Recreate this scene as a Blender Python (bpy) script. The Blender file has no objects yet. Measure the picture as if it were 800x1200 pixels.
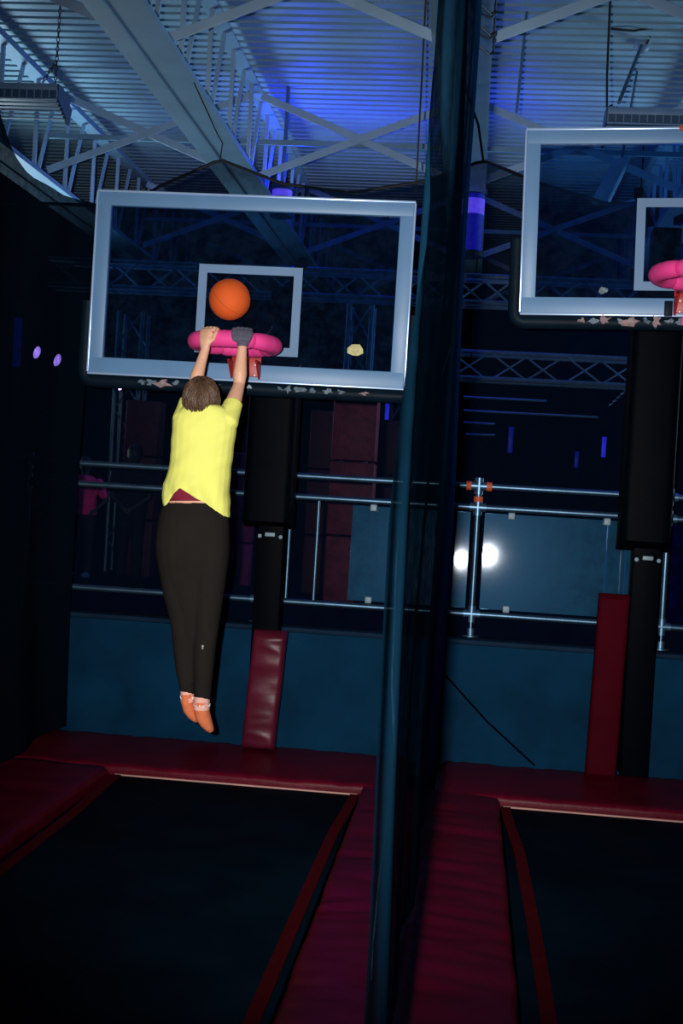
import bpy, bmesh, math, random
from mathutils import Vector, Matrix, noise
random.seed(7)
scene = bpy.context.scene
C = scene.collection
PI = math.pi
# ------------------------------------------------------------------ camera
H = 1.665                       # eye height above the trampoline pads
F = 1470.0                      # focal length in pixels of the 800x1200 frame
TH = math.radians(3.4)          # camera roll
wy = Vector((152, 8, -F)).normalized()
wz = Vector((math.sin(TH), math.cos(TH), 0.01157)).normalized()
wx = wy.cross(wz).normalized()
wz = wx.cross(wy).normalized()
RM = Matrix((wx, wy, wz))       # camera space -> world
cam_d = bpy.data.cameras.new('camera')
cam = bpy.data.objects.new('camera', cam_d); C.objects.link(cam)
cam_d.sensor_fit = 'VERTICAL'; cam_d.sensor_height = 36; cam_d.lens = F / 1200 * 36
cam_d.clip_start = 0.05; cam_d.clip_end = 200
mw = RM.to_4x4(); mw.translation = Vector((0, 0, H)); cam.matrix_world = mw
scene.camera = cam
# ------------------------------------------------------------------ world, lights, exposure
w = bpy.data.worlds.new('hall_air'); scene.world = w; w.use_nodes = True
w.node_tree.nodes['Background'].inputs[0].default_value = (0.10, 0.25, 0.60, 1)
w.node_tree.nodes['Background'].inputs[1].default_value = 0.010
def spot(name, loc, target, power, col, size, blend=0.6, radius=0.05):
    l = bpy.data.lights.new(name, 'SPOT'); l.energy = power; l.color = col
    l.spot_size = math.radians(size); l.spot_blend = blend; l.shadow_soft_size = radius
    o = bpy.data.objects.new(name, l); C.objects.link(o); o.location = loc
    o.rotation_euler = (Vector(target) - Vector(loc)).to_track_quat('-Z', 'Y').to_euler()
    return o
def point(name, loc, power, col, radius=0.05):
    l = bpy.data.lights.new(name, 'POINT'); l.energy = power; l.color = col; l.shadow_soft_size = radius
    o = bpy.data.objects.new(name, l); C.objects.link(o); o.location = loc
    return o
# the camera's flash, held to the left of the lens
spot('camera_flash', (-0.16, 0.05, H + 0.06), (-0.45, 6.6, H + 0.25), 1800, (1, 0.97, 0.93), 58, 0.9, 0.026)
# added fill spots, out of view on both sides, brightening the roof
spot('roof_fill', (-6.3, 13.5, H + 0.9), (-2.6, 11.6, H + 4.1), 1050, (0.64, 0.88, 1.0), 100, 0.9, 0.9)
spot('roof_fill', (6.3, 13.5, H + 0.9), (1.2, 11.2, H + 4.1), 1500, (0.64, 0.88, 1.0), 100, 0.9, 0.9)
vs = scene.view_settings
vs.view_transform = 'Standard'; vs.look = 'None'; vs.gamma = 1; vs.exposure = 0; vs.use_curve_mapping = False

# ------------------------------------------------------------------ helpers
def at(px, py, Y):
    """world point at depth Y seen at photo position px, py (800x1200)"""
    d = RM @ Vector((px - 400, 600 - py, -F))
    return Vector((0, 0, H)) + d * (Y / d.y)

def srgb(r, g, b):
    f = lambda c: ((c / 255) / 12.92) if c / 255 <= 0.04045 else (((c / 255) + 0.055) / 1.055) ** 2.4
    return (f(r), f(g), f(b))

MATS = {}
def mat(name, col, rough=0.7, metal=0.0, var=0.12, scale=8.0, bump=0.0, bscale=60.0, emit=None, estr=0.0,
        stretch=(1, 1, 1), spec=0.5, coat=0.0):
    m = bpy.data.materials.new(name); m.use_nodes = True
    nt = m.node_tree; b = nt.nodes['Principled BSDF']
    tc = nt.nodes.new('ShaderNodeTexCoord'); mp = nt.nodes.new('ShaderNodeMapping')
    mp.inputs['Scale'].default_value = stretch
    nt.links.new(tc.outputs['Object'], mp.inputs[0])
    n = nt.nodes.new('ShaderNodeTexNoise'); n.inputs['Scale'].default_value = scale; n.inputs['Detail'].default_value = 5
    nt.links.new(mp.outputs[0], n.inputs['Vector'])
    r = nt.nodes.new('ShaderNodeValToRGB')
    r.color_ramp.elements[0].position = 0.3; r.color_ramp.elements[1].position = 0.7
    r.color_ramp.elements[0].color = tuple(c * (1 - var) for c in col) + (1,)
    r.color_ramp.elements[1].color = tuple(min(1, c * (1 + var)) for c in col) + (1,)
    nt.links.new(n.outputs[0], r.inputs[0]); nt.links.new(r.outputs[0], b.inputs['Base Color'])
    b.inputs['Roughness'].default_value = rough; b.inputs['Metallic'].default_value = metal
    b.inputs['Specular IOR Level'].default_value = spec; b.inputs['Coat Weight'].default_value = coat
    if bump:
        n2 = nt.nodes.new('ShaderNodeTexNoise'); n2.inputs['Scale'].default_value = bscale; n2.inputs['Detail'].default_value = 3
        nt.links.new(mp.outputs[0], n2.inputs['Vector'])
        bp = nt.nodes.new('ShaderNodeBump'); bp.inputs['Strength'].default_value = bump; bp.inputs['Distance'].default_value = 0.01
        nt.links.new(n2.outputs[0], bp.inputs['Height']); nt.links.new(bp.outputs[0], b.inputs['Normal'])
    if emit:
        b.inputs['Emission Color'].default_value = (*emit, 1); b.inputs['Emission Strength'].default_value = estr
    MATS[name] = m
    return m

def veil(name, col, opacity, var=0.08):
    """fine netting: partly open, partly dark cord"""
    m = bpy.data.materials.new(name); m.use_nodes = True
    nt = m.node_tree; nt.nodes.remove(nt.nodes['Principled BSDF']); out = nt.nodes['Material Output']
    tr = nt.nodes.new('ShaderNodeBsdfTransparent'); df = nt.nodes.new('ShaderNodeBsdfDiffuse')
    df.inputs[0].default_value = (*col, 1)
    mx = nt.nodes.new('ShaderNodeMixShader')
    tc = nt.nodes.new('ShaderNodeTexCoord'); n = nt.nodes.new('ShaderNodeTexNoise'); n.inputs['Scale'].default_value = 25
    nt.links.new(tc.outputs['Object'], n.inputs['Vector'])
    mr = nt.nodes.new('ShaderNodeMapRange'); mr.inputs[1].default_value = 0.3; mr.inputs[2].default_value = 0.7
    mr.inputs[3].default_value = opacity - var; mr.inputs[4].default_value = min(1, opacity + var)
    nt.links.new(n.outputs[0], mr.inputs[0]); nt.links.new(mr.outputs[0], mx.inputs[0])
    nt.links.new(tr.outputs[0], mx.inputs[1]); nt.links.new(df.outputs[0], mx.inputs[2]); nt.links.new(mx.outputs[0], out.inputs[0])
    MATS[name] = m
    return m

def glass(name, tint, gloss_rough=0.02, gloss=1.0, dust=0.0, dustcol=(0.1, 0.2, 0.3), haze=0.0):
    m = bpy.data.materials.new(name); m.use_nodes = True
    nt = m.node_tree; nt.nodes.remove(nt.nodes['Principled BSDF']); out = nt.nodes['Material Output']
    tr = nt.nodes.new('ShaderNodeBsdfTransparent'); tr.inputs[0].default_value = (*tint, 1)
    gl = nt.nodes.new('ShaderNodeBsdfGlossy'); gl.inputs['Roughness'].default_value = gloss_rough
    gl.inputs[0].default_value = (gloss, gloss, gloss, 1)
    fr = nt.nodes.new('ShaderNodeFresnel'); fr.inputs[0].default_value = 1.45
    mx = nt.nodes.new('ShaderNodeMixShader')
    nt.links.new(fr.outputs[0], mx.inputs[0]); nt.links.new(tr.outputs[0], mx.inputs[1]); nt.links.new(gl.outputs[0], mx.inputs[2])
    last = mx
    if haze:
        g2 = nt.nodes.new('ShaderNodeBsdfGlossy'); g2.inputs['Roughness'].default_value = 0.32; g2.inputs[0].default_value = (0.15, 0.45, 0.8, 1)
        mh = nt.nodes.new('ShaderNodeMixShader'); mh.inputs[0].default_value = haze
        nt.links.new(mx.outputs[0], mh.inputs[1]); nt.links.new(g2.outputs[0], mh.inputs[2]); mx = last = mh
    if dust:
        df = nt.nodes.new('ShaderNodeBsdfDiffuse'); df.inputs[0].default_value = (*dustcol, 1)
        tc = nt.nodes.new('ShaderNodeTexCoord'); n = nt.nodes.new('ShaderNodeTexNoise'); n.inputs['Scale'].default_value = 9; n.inputs['Detail'].default_value = 10
        n.inputs['Roughness'].default_value = 0.75
        nt.links.new(tc.outputs['Object'], n.inputs['Vector'])
        mr = nt.nodes.new('ShaderNodeMapRange'); mr.inputs[1].default_value = 0.42; mr.inputs[2].default_value = 0.75
        mr.inputs[3].default_value = dust * 0.35; mr.inputs[4].default_value = dust * 2
        nt.links.new(n.outputs[0], mr.inputs[0])
        mx2 = nt.nodes.new('ShaderNodeMixShader')
        nt.links.new(mr.outputs[0], mx2.inputs[0]); nt.links.new(mx.outputs[0], mx2.inputs[1]); nt.links.new(df.outputs[0], mx2.inputs[2])
        last = mx2
    nt.links.new(last.outputs[0], out.inputs[0])
    MATS[name] = m
    return m

YV_ = Vector((0, 1, 0))
ORG = {}
def tag(o, label=None, cat=None, group=None, kind=None):
    if label: o['label'] = label
    if cat: o['category'] = cat
    if group: o['group'] = group
    if kind: o['kind'] = kind
    return o
def thing(name, label, cat, loc, group=None):
    o = bpy.data.objects.new(name, None); C.objects.link(o); o.location = loc; o.empty_display_size = 0.1
    ORG[o] = Vector(loc)
    return tag(o, label, cat, group)

class MB:
    def __init__(s): s.v = []; s.f = []
    def add(s, vs, fs):
        k = len(s.v); s.v += [Vector(p) for p in vs]; s.f += [tuple(i + k for i in f) for f in fs]
        return s
    def obox(s, c, ax, ay, az, sx, sy, sz, bev=0.0):
        """oriented box about c, sizes along unit axes, chamfered edges"""
        c = Vector(c)
        bm = bmesh.new(); bmesh.ops.create_cube(bm, size=1)
        for v in bm.verts: v.co = Vector((v.co.x * sx, v.co.y * sy, v.co.z * sz))
        if bev: bmesh.ops.bevel(bm, geom=bm.edges[:], offset=min(bev, 0.45 * min(sx, sy, sz)), segments=2, affect='EDGES', profile=0.5)
        bm.verts.index_update()
        s.add([c + ax * v.co.x + ay * v.co.y + az * v.co.z for v in bm.verts], [tuple(v.index for v in f.verts) for f in bm.faces])
        bm.free(); return s
    def box(s, x0, x1, y0, y1, z0, z1, bev=0.0):
        return s.obox(((x0 + x1) / 2, (y0 + y1) / 2, (z0 + z1) / 2), Vector((1, 0, 0)), Vector((0, 1, 0)), Vector((0, 0, 1)), x1 - x0, y1 - y0, z1 - z0, bev)
    def bar(s, p0, p1, a, b, up=Vector((0, 0, 1)), bev=0.0):
        p0 = Vector(p0); p1 = Vector(p1); d = (p1 - p0); L = d.length; d.normalize()
        sd = d.cross(up)
        if sd.length < 1e-4: sd = d.cross(Vector((0, 1, 0)))
        sd.normalize(); u = sd.cross(d).normalized()
        return s.obox((p0 + p1) / 2, d, sd, u, L, a, b, bev)
    def loft(s, rings, caps=True):
        k = len(s.v); n = len(rings[0])
        for r in rings: s.v += [Vector(p) for p in r]
        for i in range(len(rings) - 1):
            for j in range(n):
                a = k + i * n + j; b = k + i * n + (j + 1) % n
                s.f.append((a, b, b + n, a + n))
        if caps:
            s.f.append(tuple(k + j for j in reversed(range(n)))); s.f.append(tuple(k + (len(rings) - 1) * n + j for j in range(n)))
        return s
    def tube(s, pts, r, seg=10, closed=False):
        pts = [Vector(p) for p in pts]; n = len(pts)
        rr = r if isinstance(r, (list, tuple)) else [r] * n
        rings = []; prev = None
        for i, p in enumerate(pts):
            if closed: d = pts[(i + 1) % n] - pts[i - 1]
            else: d = pts[min(i + 1, n - 1)] - pts[max(i - 1, 0)]
            d.normalize()
            if prev is None:
                a = d.cross(Vector((0, 0, 1)))
                if a.length < 0.05: a = d.cross(Vector((0, 1, 0)))
            else: a = prev - d * prev.dot(d)
            a.normalize(); prev = a; b = d.cross(a)
            rings.append([p + (a * math.cos(t) + b * math.sin(t)) * rr[i] for t in (2 * PI * j / seg for j in range(seg))])
        if closed: rings.append(rings[0])
        return s.loft(rings, caps=not closed)
    def ball(s, c, rx, ry, rz, u=20, v=12):
        c = Vector(c)
        rings = [[c + Vector((rx * math.sin(PI * (i + .02) / (v + .04)) * math.cos(2 * PI * j / u), ry * math.sin(PI * (i + .02) / (v + .04)) * math.sin(2 * PI * j / u),
                  -rz * math.cos(PI * (i + .02) / (v + .04)))) for j in range(u)] for i in range(v + 1)]
        return s.loft(rings)
    def lathe(s, c, axis, prof, seg=20):
        """prof: (distance along axis, radius)"""
        c = Vector(c); axis = Vector(axis).normalized()
        a = axis.cross(Vector((0, 0, 1)))
        if a.length < 0.05: a = axis.cross(Vector((0, 1, 0)))
        a.normalize(); b = axis.cross(a)
        return s.loft([[c + axis * t + (a * math.cos(q) + b * math.sin(q)) * r for q in (2 * PI * j / seg for j in range(seg))] for t, r in prof])
    def mesh(s, name, off=Vector((0, 0, 0)), smooth=True):
        me = bpy.data.meshes.new(name); me.from_pydata([p - off for p in s.v], [], s.f); me.validate(); me.update()
        bm = bmesh.new(); bm.from_mesh(me); bmesh.ops.recalc_face_normals(bm, faces=bm.faces); bm.to_mesh(me); bm.free()
        if smooth:
            me.polygons.foreach_set('use_smooth', [True] * len(me.polygons))
            me.set_sharp_from_angle(angle=math.radians(38))
        return me
    def build(s, name, m, parent=None, label=None, cat=None, group=None, kind=None, smooth=True):
        if parent is not None: off = ORG[parent]
        else:
            lo = [min(p[i] for p in s.v) for i in range(3)]; hi = [max(p[i] for p in s.v) for i in range(3)]
            off = Vector(((lo[0] + hi[0]) / 2, (lo[1] + hi[1]) / 2, lo[2]))
        me = s.mesh(name, off, smooth)
        me.materials.append(MATS[m] if isinstance(m, str) else m)
        o = bpy.data.objects.new(name, me); C.objects.link(o)
        ORG[o] = off
        if parent is not None: o.parent = parent
        else: o.location = off
        return tag(o, label, cat, group, kind)
def share(src, parent, offset):
    """copy of a part under the same thing, sharing its mesh"""
    c = src.copy(); C.objects.link(c); c.parent = parent; c.location = offset; ORG[c] = ORG[parent]
    return c

# ------------------------------------------------------------------ materials
mat('deck', (0.165, 0.29, 0.385), 0.5, 0.0, 0.10, 1.2)
mat('roof_steel', (0.125, 0.24, 0.36), 0.55, 0.0, 0.10, 3)
mat('brace_steel', (0.24, 0.38, 0.54), 0.5, 0.0, 0.10, 4)
mat('hall_dark', (0.003, 0.006, 0.016), 0.9, spec=0.03)
mat('floor_dark', (0.003, 0.006, 0.014), 0.8, spec=0.03)
mat('low_wall', (0.0012, 0.026, 0.064), 0.75, 0, 0.25, 3.0, 0.1, 90, spec=0.05)
mat('ledge', (0.003, 0.016, 0.040), 0.7, 0, 0.3, 4, spec=0.1)
mat('red_pad', (0.095, 0.0012, 0.0115), 0.42, 0, 0.18, 3, 0.15, 25, spec=0.15)
mat('red_pad_post', (0.085, 0.006, 0.020), 0.38, 0, 0.2, 6, 0.15, 18, spec=0.22)
mat('red_pad_matte', (0.048, 0.0008, 0.006), 0.7, 0, 0.15, 4, spec=0.03)
mat('kick_board', (0.0005, 0.0022, 0.010), 0.8, spec=0.02)
mat('webbing', (0.072, 0.003, 0.006), 0.8, 0, 0.15, 20, 0.2, 200, spec=0.05)
mat('cord_tan', (0.55, 0.30, 0.26), 0.8)
mat('mat_black', (0.0022, 0.0125, 0.0255), 0.85, 0, 0.35, 2.5, 0.15, 300, spec=0.02)
mat('pipe', (0.075, 0.15, 0.235), 0.40, 0.9, 0.15, 14, 0.05, 90)
mat('fitting', (0.10, 0.20, 0.32), 0.4, 0.85, 0.2, 30)
mat('orange_tape', (0.50, 0.075, 0.02), 0.6)
mat('frame_alu', (0.125, 0.26, 0.47), 0.45, 0, 0.05, 5)
mat('trim_highlight', (0.42, 0.60, 0.90), 0.25, 0.3, 0.05, 5)  # bright highlight along the frame edge, put in as a lighter strip colour
mat('target_paint', (0.14, 0.25, 0.43), 0.6, 0, 0.05, 5)
mat('black_vinyl', (0.003, 0.010, 0.020), 0.5, 0, 0.2, 9, spec=0.08)
mat('black_steel', (0.0006, 0.0012, 0.003), 0.55, spec=0.03)
mat('torn_foam', (0.27, 0.19, 0.20), 0.9, 0, 0.4, 40, 0.4, 90)
mat('torn_tape', (0.075, 0.13, 0.18), 0.45, 0, 0.5, 60, 0.4, 90)
mat('yellow_foam', (0.60, 0.55, 0.28), 0.9, 0, 0.2, 50, 0.4, 90)
mat('pink_foam', (0.88, 0.055, 0.31), 0.7, 0, 0.10, 14, 0.1, 120)
mat('rim_red', (0.42, 0.018, 0.022), 0.45, 0, 0.15, 10)
mat('bolt', (0.55, 0.28, 0.25), 0.4, 0.3)
mat('ball_orange', (0.80, 0.115, 0.012), 0.75, 0, 0.10, 6, 0.35, 260)
mat('ball_seam', (0.48, 0.065, 0.010), 0.8)
mat('skin', (0.80, 0.44, 0.295), 0.55, 0, 0.06, 12, 0.05, 80)
mat('hair', (0.095, 0.050, 0.029), 0.45, 0, 0.55, 14, 0.5, 60, stretch=(4, 4, 0.5))
mat('shirt', (0.90, 0.91, 0.20), 0.9, 0, 0.02, 5, 0.05, 300)
mat('undershirt', (0.19, 0.005, 0.032), 0.85)
mat('pants', (0.0165, 0.0145, 0.0135), 0.9, 0, 0.06, 10, 0.1, 260, spec=0.05)
mat('sock', (0.80, 0.21, 0.085), 0.9, 0, 0.08, 30, 0.15, 260)
mat('sock_cuff', (0.90, 0.47, 0.40), 0.9, 0, 0.1, 40, 0.15, 260)
mat('white_knit', (0.92, 0.86, 0.84), 0.9)
mat('glove', (0.105, 0.10, 0.15), 0.9, 0, 0.15, 40, 0.2, 260)
mat('grey_mark', (0.30, 0.30, 0.30), 0.6)
mat('lip', (0.55, 0.2, 0.16), 0.5)
mat('eye_white', (0.8, 0.8, 0.8), 0.3)
mat('eye_dark', (0.03, 0.02, 0.02), 0.3)
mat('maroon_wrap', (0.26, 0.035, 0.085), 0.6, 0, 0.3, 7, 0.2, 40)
mat('maroon_shaded', (0.060, 0.008, 0.028), 0.7, 0, 0.3, 7)  # maroon_wrap with the dark hall's shade put into its colour
mat('magenta_wrap', (0.22, 0.008, 0.16), 0.7)
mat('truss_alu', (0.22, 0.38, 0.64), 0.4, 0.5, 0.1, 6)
mat('truss_dim', (0.06, 0.12, 0.22), 0.4, 0.5, 0.1, 6)  # darker truss_alu, dimness of the far towers put into the colour
mat('white_plate', (0.20, 0.30, 0.37), 0.5)
mat('cable_black', (0.004, 0.008, 0.014), 0.7)
mat('cable_blue', (0.03, 0.10, 0.19), 0.7)
mat('heater_body', (0.10, 0.19, 0.32), 0.5)
mat('heater_dark', (0.010, 0.045, 0.10), 0.6)
mat('led_blue', (0.02, 0.02, 0.3), 0.4, emit=(0.02, 0.03, 1.0), estr=1.0)
mat('led_dim', (0.01, 0.01, 0.1), 0.4, emit=(0.01, 0.02, 0.8), estr=0.25)
mat('led_violet', (0.2, 0.1, 0.6), 0.4, emit=(0.35, 0.22, 1.0), estr=40)
mat('lamp_violet', (0.2, 0.2, 0.6), 0.4, emit=(0.10, 0.06, 1.0), estr=1.6)
mat('lamp_blue', (0.05, 0.1, 0.4), 0.4, emit=(0.012, 0.012, 0.8), estr=0.55)
mat('pink_tee', (0.90, 0.03, 0.36), 0.85, 0, 0.1, 12)
mat('navy_cloth', (0.006, 0.008, 0.022), 0.9)
mat('shoe_blue', (0.05, 0.16, 0.50), 0.7)
mat('skin_shaded', (0.035, 0.035, 0.05), 0.6)  # darkness of the hall put into the spectators' skin colour
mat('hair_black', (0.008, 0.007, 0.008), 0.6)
mat('stripe_cord', (0.02, 0.075, 0.13), 0.8, 0, 0.4, 200)
veil('net_mid', (0.010, 0.065, 0.135), 0.93, 0.05)
veil('net_side', (0.0020, 0.0065, 0.013), 0.95, 0.02)
veil('net_back', (0.0012, 0.0055, 0.016), 0.62, 0.05)
glass('board_glass', (0.42, 0.62, 0.80), 0.02, 0.6, 0.03, (0.05, 0.14, 0.3))
glass('rail_glass', (0.35, 0.55, 0.75), 0.035, 0.8, 0.22, (0.015, 0.11, 0.20), 0.007)
glass('rail_glass_blue_glow', (0.10, 0.14, 0.75), 0.085, 0.5, 0.10, (0.006, 0.010, 0.12))  # blue glow on the right panel put into its tint

# ------------------------------------------------------------------ hall shell
DECKZ = H + 4.12; TOPZ = H + 3.95; BOTZ = H + 2.93
MB().box(-9, 9, -1.5, 25, -0.25, -0.12).build('floor', 'floor_dark', kind='structure', smooth=False)
MB().box(-9, 9, 8.38, 25, -0.12, H - 0.95).build('floor_concourse', 'floor_dark', kind='structure', smooth=False)
MB().box(-9, 9, 25, 25.2, -0.25, DECKZ + 0.1).build('wall_far', 'hall_dark', kind='structure', smooth=False)
MB().box(-9.2, -9, -1.5, 25.2, -0.25, DECKZ + 0.1).build('wall_left', 'hall_dark', kind='structure', smooth=False)
MB().box(9, 9.2, -1.5, 25.2, -0.25, DECKZ + 0.1).build('wall_right', 'hall_dark', kind='structure', smooth=False)
m = MB(); y = 1.0; prof = []
while y < 25:                                      # trapezoid ribbed roof deck, ribs across the hall
    prof += [(y, DECKZ), (y + 0.100, DECKZ), (y + 0.106, DECKZ + 0.065), (y + 0.154, DECKZ + 0.065)]; y += 0.160
for x in (-9, 9):
    pass
vs_ = [(x, yy, zz) for x in (-9.0, 9.0) for yy, zz in prof]; n = len(prof)
m.add(vs_, [(i, i + 1, n + i + 1, n + i) for i in range(n - 1)])
m.build('ceiling', 'deck', kind='structure', smooth=False)

# ------------------------------------------------------------------ roof trusses running away from the camera
TX = [-4.50, -2.36, -0.235, 1.89]
TL = ['steel roof truss passing above the louvred heater hung on a chain',
      'steel roof truss with wide bottom beam between left-lane side net and hoop',
      'steel roof truss carrying the hanging net between the two lanes',
      'steel roof truss passing over the far edge of the empty trampoline']
for ti, X in enumerate(TX):
    t = thing('roof_truss', TL[ti], 'truss', (X, 3.0, BOTZ), 'roof trusses')
    MB().box(X - .075, X + .075, 3, 24.8, TOPZ, TOPZ + .012).box(X - .012, X + .012, 3, 24.8, TOPZ + .012, TOPZ + .12).build('top_chord', 'roof_steel', t, smooth=False)
    hh = 0.06; ww = 0.19
    MB().box(X - ww, X - .05, 3, 24.8, BOTZ, BOTZ + hh).box(X - .05, X + ww, 3, 24.8, BOTZ + .016, BOTZ + hh).box(X - .012, X + .012, 3, 24.8, BOTZ + hh, BOTZ + hh + .1).build('bottom_beam', 'roof_steel', t, smooth=False)
    post = diag = None
    for k in range(22):
        yy = 3.6 + k * .94
        if post is None:
            post = MB().box(X - .018, X + .018, yy - .016, yy + .016, BOTZ + hh, TOPZ).build('web_post', 'brace_steel', t, smooth=False)
            diag = MB().bar((X, yy + .08, BOTZ + hh), (X, yy + .52, TOPZ), .032, .03).build('web_diagonal', 'brace_steel', t, smooth=False)
        else:
            share(post, t, (0, k * .94, 0)); share(diag, t, (0, k * .94, 0))
    if ti:
        for yy in (8.6, 12.3, 16.0):
            MB().box(X - .11, X + .11, yy - .07, yy + .07, BOTZ + hh, BOTZ + hh + .09).build('gusset_plate', 'brace_steel', t, smooth=False)
for bi, yy in enumerate((8.6, 12.3, 16.0, 19.7)):
    for xi in range(3):
        X0, X1 = TX[xi], TX[xi + 1]
        t = thing('cross_brace', 'crossed pale flat bars ' + ('over the chained heater', 'over the jumper\'s hoop', 'over the empty lane\'s hoop')[xi] + ', ' + ('first row above the backboards', 'second row at the blue glow', 'third row past the blue glow', 'last row deep in the hall')[bi], 'brace', ((X0 + X1) / 2, yy, BOTZ + .15), 'cross braces between roof trusses')
        MB().bar((X0 + .05, yy, BOTZ + .19), (X1 - .05, yy, TOPZ - .02), .012, .075, bev=.004).build('diagonal_bar', 'brace_steel', t, smooth=False)
        MB().bar((X0 + .05, yy + .02, TOPZ - .02), (X1 - .05, yy + .02, BOTZ + .19), .012, .075, bev=.004).build('diagonal_bar', 'brace_steel', t, smooth=False)
        if bi > 0:
            MB().bar((X0 + .03, yy + .05, BOTZ + .55), (X1 - .03, yy + .05, BOTZ + .55), .03, .05).build('strut', 'roof_steel', t, smooth=False)

# ------------------------------------------------------------------ louvred heaters hung from the roof
def heater(name, label, px, py, Y, wid, chain_pts, chainlinks):
    c = at(px, py, Y); x0, z1 = c.x, c.z
    t = thing(name, label, 'heater', (x0 + wid / 2, Y, z1 - .2))
    ax = Vector((1, 0, 0)); sl = Vector((0, .62, -.78)).normalized(); nn = Vector((0, -.78, -.62)).normalized()
    o = Vector((x0, Y, z1))
    MB().obox(o + Vector((wid / 2, .16, -.05)), ax, Vector((0, 1, 0)), Vector((0, 0, 1)), wid, .30, .10, .01).build('body', 'heater_dark', t)
    MB().obox(o + Vector((wid / 2, -.005, -.025)), ax, Vector((0, 1, 0)), Vector((0, 0, 1)), wid, .02, .05, .004).build('top_rail', 'heater_body', t)
    MB().obox(o + Vector((wid / 2, -.004, -.08)), ax, Vector((0, 1, 0)), Vector((0, 0, 1)), wid, .02, .058).build('vent_backing', 'heater_dark', t)
    rib = None
    for k in range(int(wid / .058) + 1):
        if rib is None: rib = MB().box(x0, x0 + .007, Y - .022, Y - .012, z1 - .108, z1 - .05).build('vent_rib', 'heater_body', t, smooth=False)
        else: share(rib, t, (k * .058, 0, 0))
    sl0 = None
    for k in range(6):
        q = o + Vector((wid / 2, .0, -.115)) + Vector((0, .042 * k, -.017 * k))
        if sl0 is None: sl0 = MB().obox(q, ax, Vector((0, 1, 0)), Vector((0, 0, 1)), wid, .02, .010).build('louvre_slat', 'heater_body', t, smooth=False); q0 = q
        else: share(sl0, t, q - q0)
    for sx in (0, wid):
        MB().add([o + Vector((sx - .012, -.01, 0)), o + Vector((sx - .012, -.01, -.11)), o + Vector((sx - .012, .27, -.23)), o + Vector((sx - .012, .32, -.10)), o + Vector((sx - .012, .1, 0)),
                  o + Vector((sx + .012, -.01, 0)), o + Vector((sx + .012, -.01, -.11)), o + Vector((sx + .012, .27, -.23)), o + Vector((sx + .012, .32, -.10)), o + Vector((sx + .012, .1, 0))],
                 [(0, 1, 2, 3, 4), (9, 8, 7, 6, 5), (0, 5, 6, 1), (1, 6, 7, 2), (2, 7, 8, 3), (3, 8, 9, 4), (4, 9, 5, 0)]).build('end_cheek', 'heater_dark' if sx else 'heater_dark', t, smooth=False)
    return t, o
def chain(name, label, p0, p1, cat='chain'):
    m = MB(); L = (p1 - p0).length; n = int(L / .035); d = (p1 - p0).normalized()
    s1 = d.cross(Vector((0, 1, 0))).normalized(); s2 = d.cross(s1).normalized()
    for k in range(n):
        c = p0 + d * (k + .5) * (L / n); s = s1 if k % 2 else s2
        m.tube([c + d * (.022 * math.cos(a)) + s * (.011 * math.sin(a)) for a in (2 * PI * i / 10 for i in range(10))], .0035, 5, closed=True)
    return m.build(name, 'cable_black', None, label, cat)
ht, ho = heater('ceiling_heater', 'louvred steel heater hung from a link chain over the left-lane net', -28, 96, 9.2, .64, None, True)
chain('hanging_chain', 'dark link chain holding the heater above the left-lane net', Vector((ho.x + .59, 9.28, ho.z + .02)), Vector((ho.x + .60, 9.28, DECKZ)))
chain('hanging_chain', 'short slanted chain spreading to the outer end of the chained heater', Vector((ho.x + .50, 9.24, ho.z + .01)), Vector((ho.x + .59, 9.28, ho.z + .2)))
ht2, ho2 = heater('ceiling_heater', 'louvred steel heater hanging on black cable above the right-lane backboard', 712, 126, 9.6, .95, None, False)
a0 = at(711, 122, 9.6); a1 = at(716, 26, 9.6); a1.z = DECKZ + .01
MB().tube([a1, a1.lerp(a0, .3) + Vector((-.02, 0, 0)), a1.lerp(a0, .8) + Vector((-.012, 0, 0)), a0 + Vector((0, 0, -.02)), a0 + Vector((.04, .02, .0))], .009, 8).build('hanging_cable', 'cable_black', None, 'black vertical cable carrying the heater over the right-lane backboard', 'cable')
b1 = at(753, 44, 11.2); b1.z = DECKZ + .0
MB().tube([b1, at(725, 120, 10.0)], .016, 8).build('suspension_rod', 'cable_blue', None, 'slanting dark blue rod from ceiling dome down to heater', 'rod')
t = thing('ceiling_dome', 'small round pale dome on ceiling with black cable looping out', 'dome', b1)
MB().lathe(b1 + Vector((0, 0, .02)), (0, 0, -1), [(0, .075), (.03, .075), (.07, .065), (.10, .035), (.11, .004)], 20).build('cover', 'heater_body', t)
MB().tube([b1 + Vector((.03, -.06, -.03)), b1 + Vector((.05, -.10, .015)), b1 + Vector((.04, -.3, .02)), b1 + Vector((-.12, -.36, -.03)), b1 + Vector((-.30, -.34, -.01))], .010, 8).build('cable_loop', 'cable_black', t)
for (pa, pb, Y, rr, lab) in [((499, -4), (487, 228), 9.3, .007, 'thin dark cable hanging straight down beside the lane net'),
                             ((619, -4), (605, 132), 10.6, .012, 'dim blue conduit rod hanging from the deck between the hoops')]:
    p = at(*pa, Y); q = at(*pb, Y); d = (p - q); k = (DECKZ + .02 - q.z) / d.z
    MB().tube([q + d * k, q], rr, 6).build('hanging_wire', 'cable_black' if rr < .01 else 'cable_blue', None, lab, 'cable')
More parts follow.
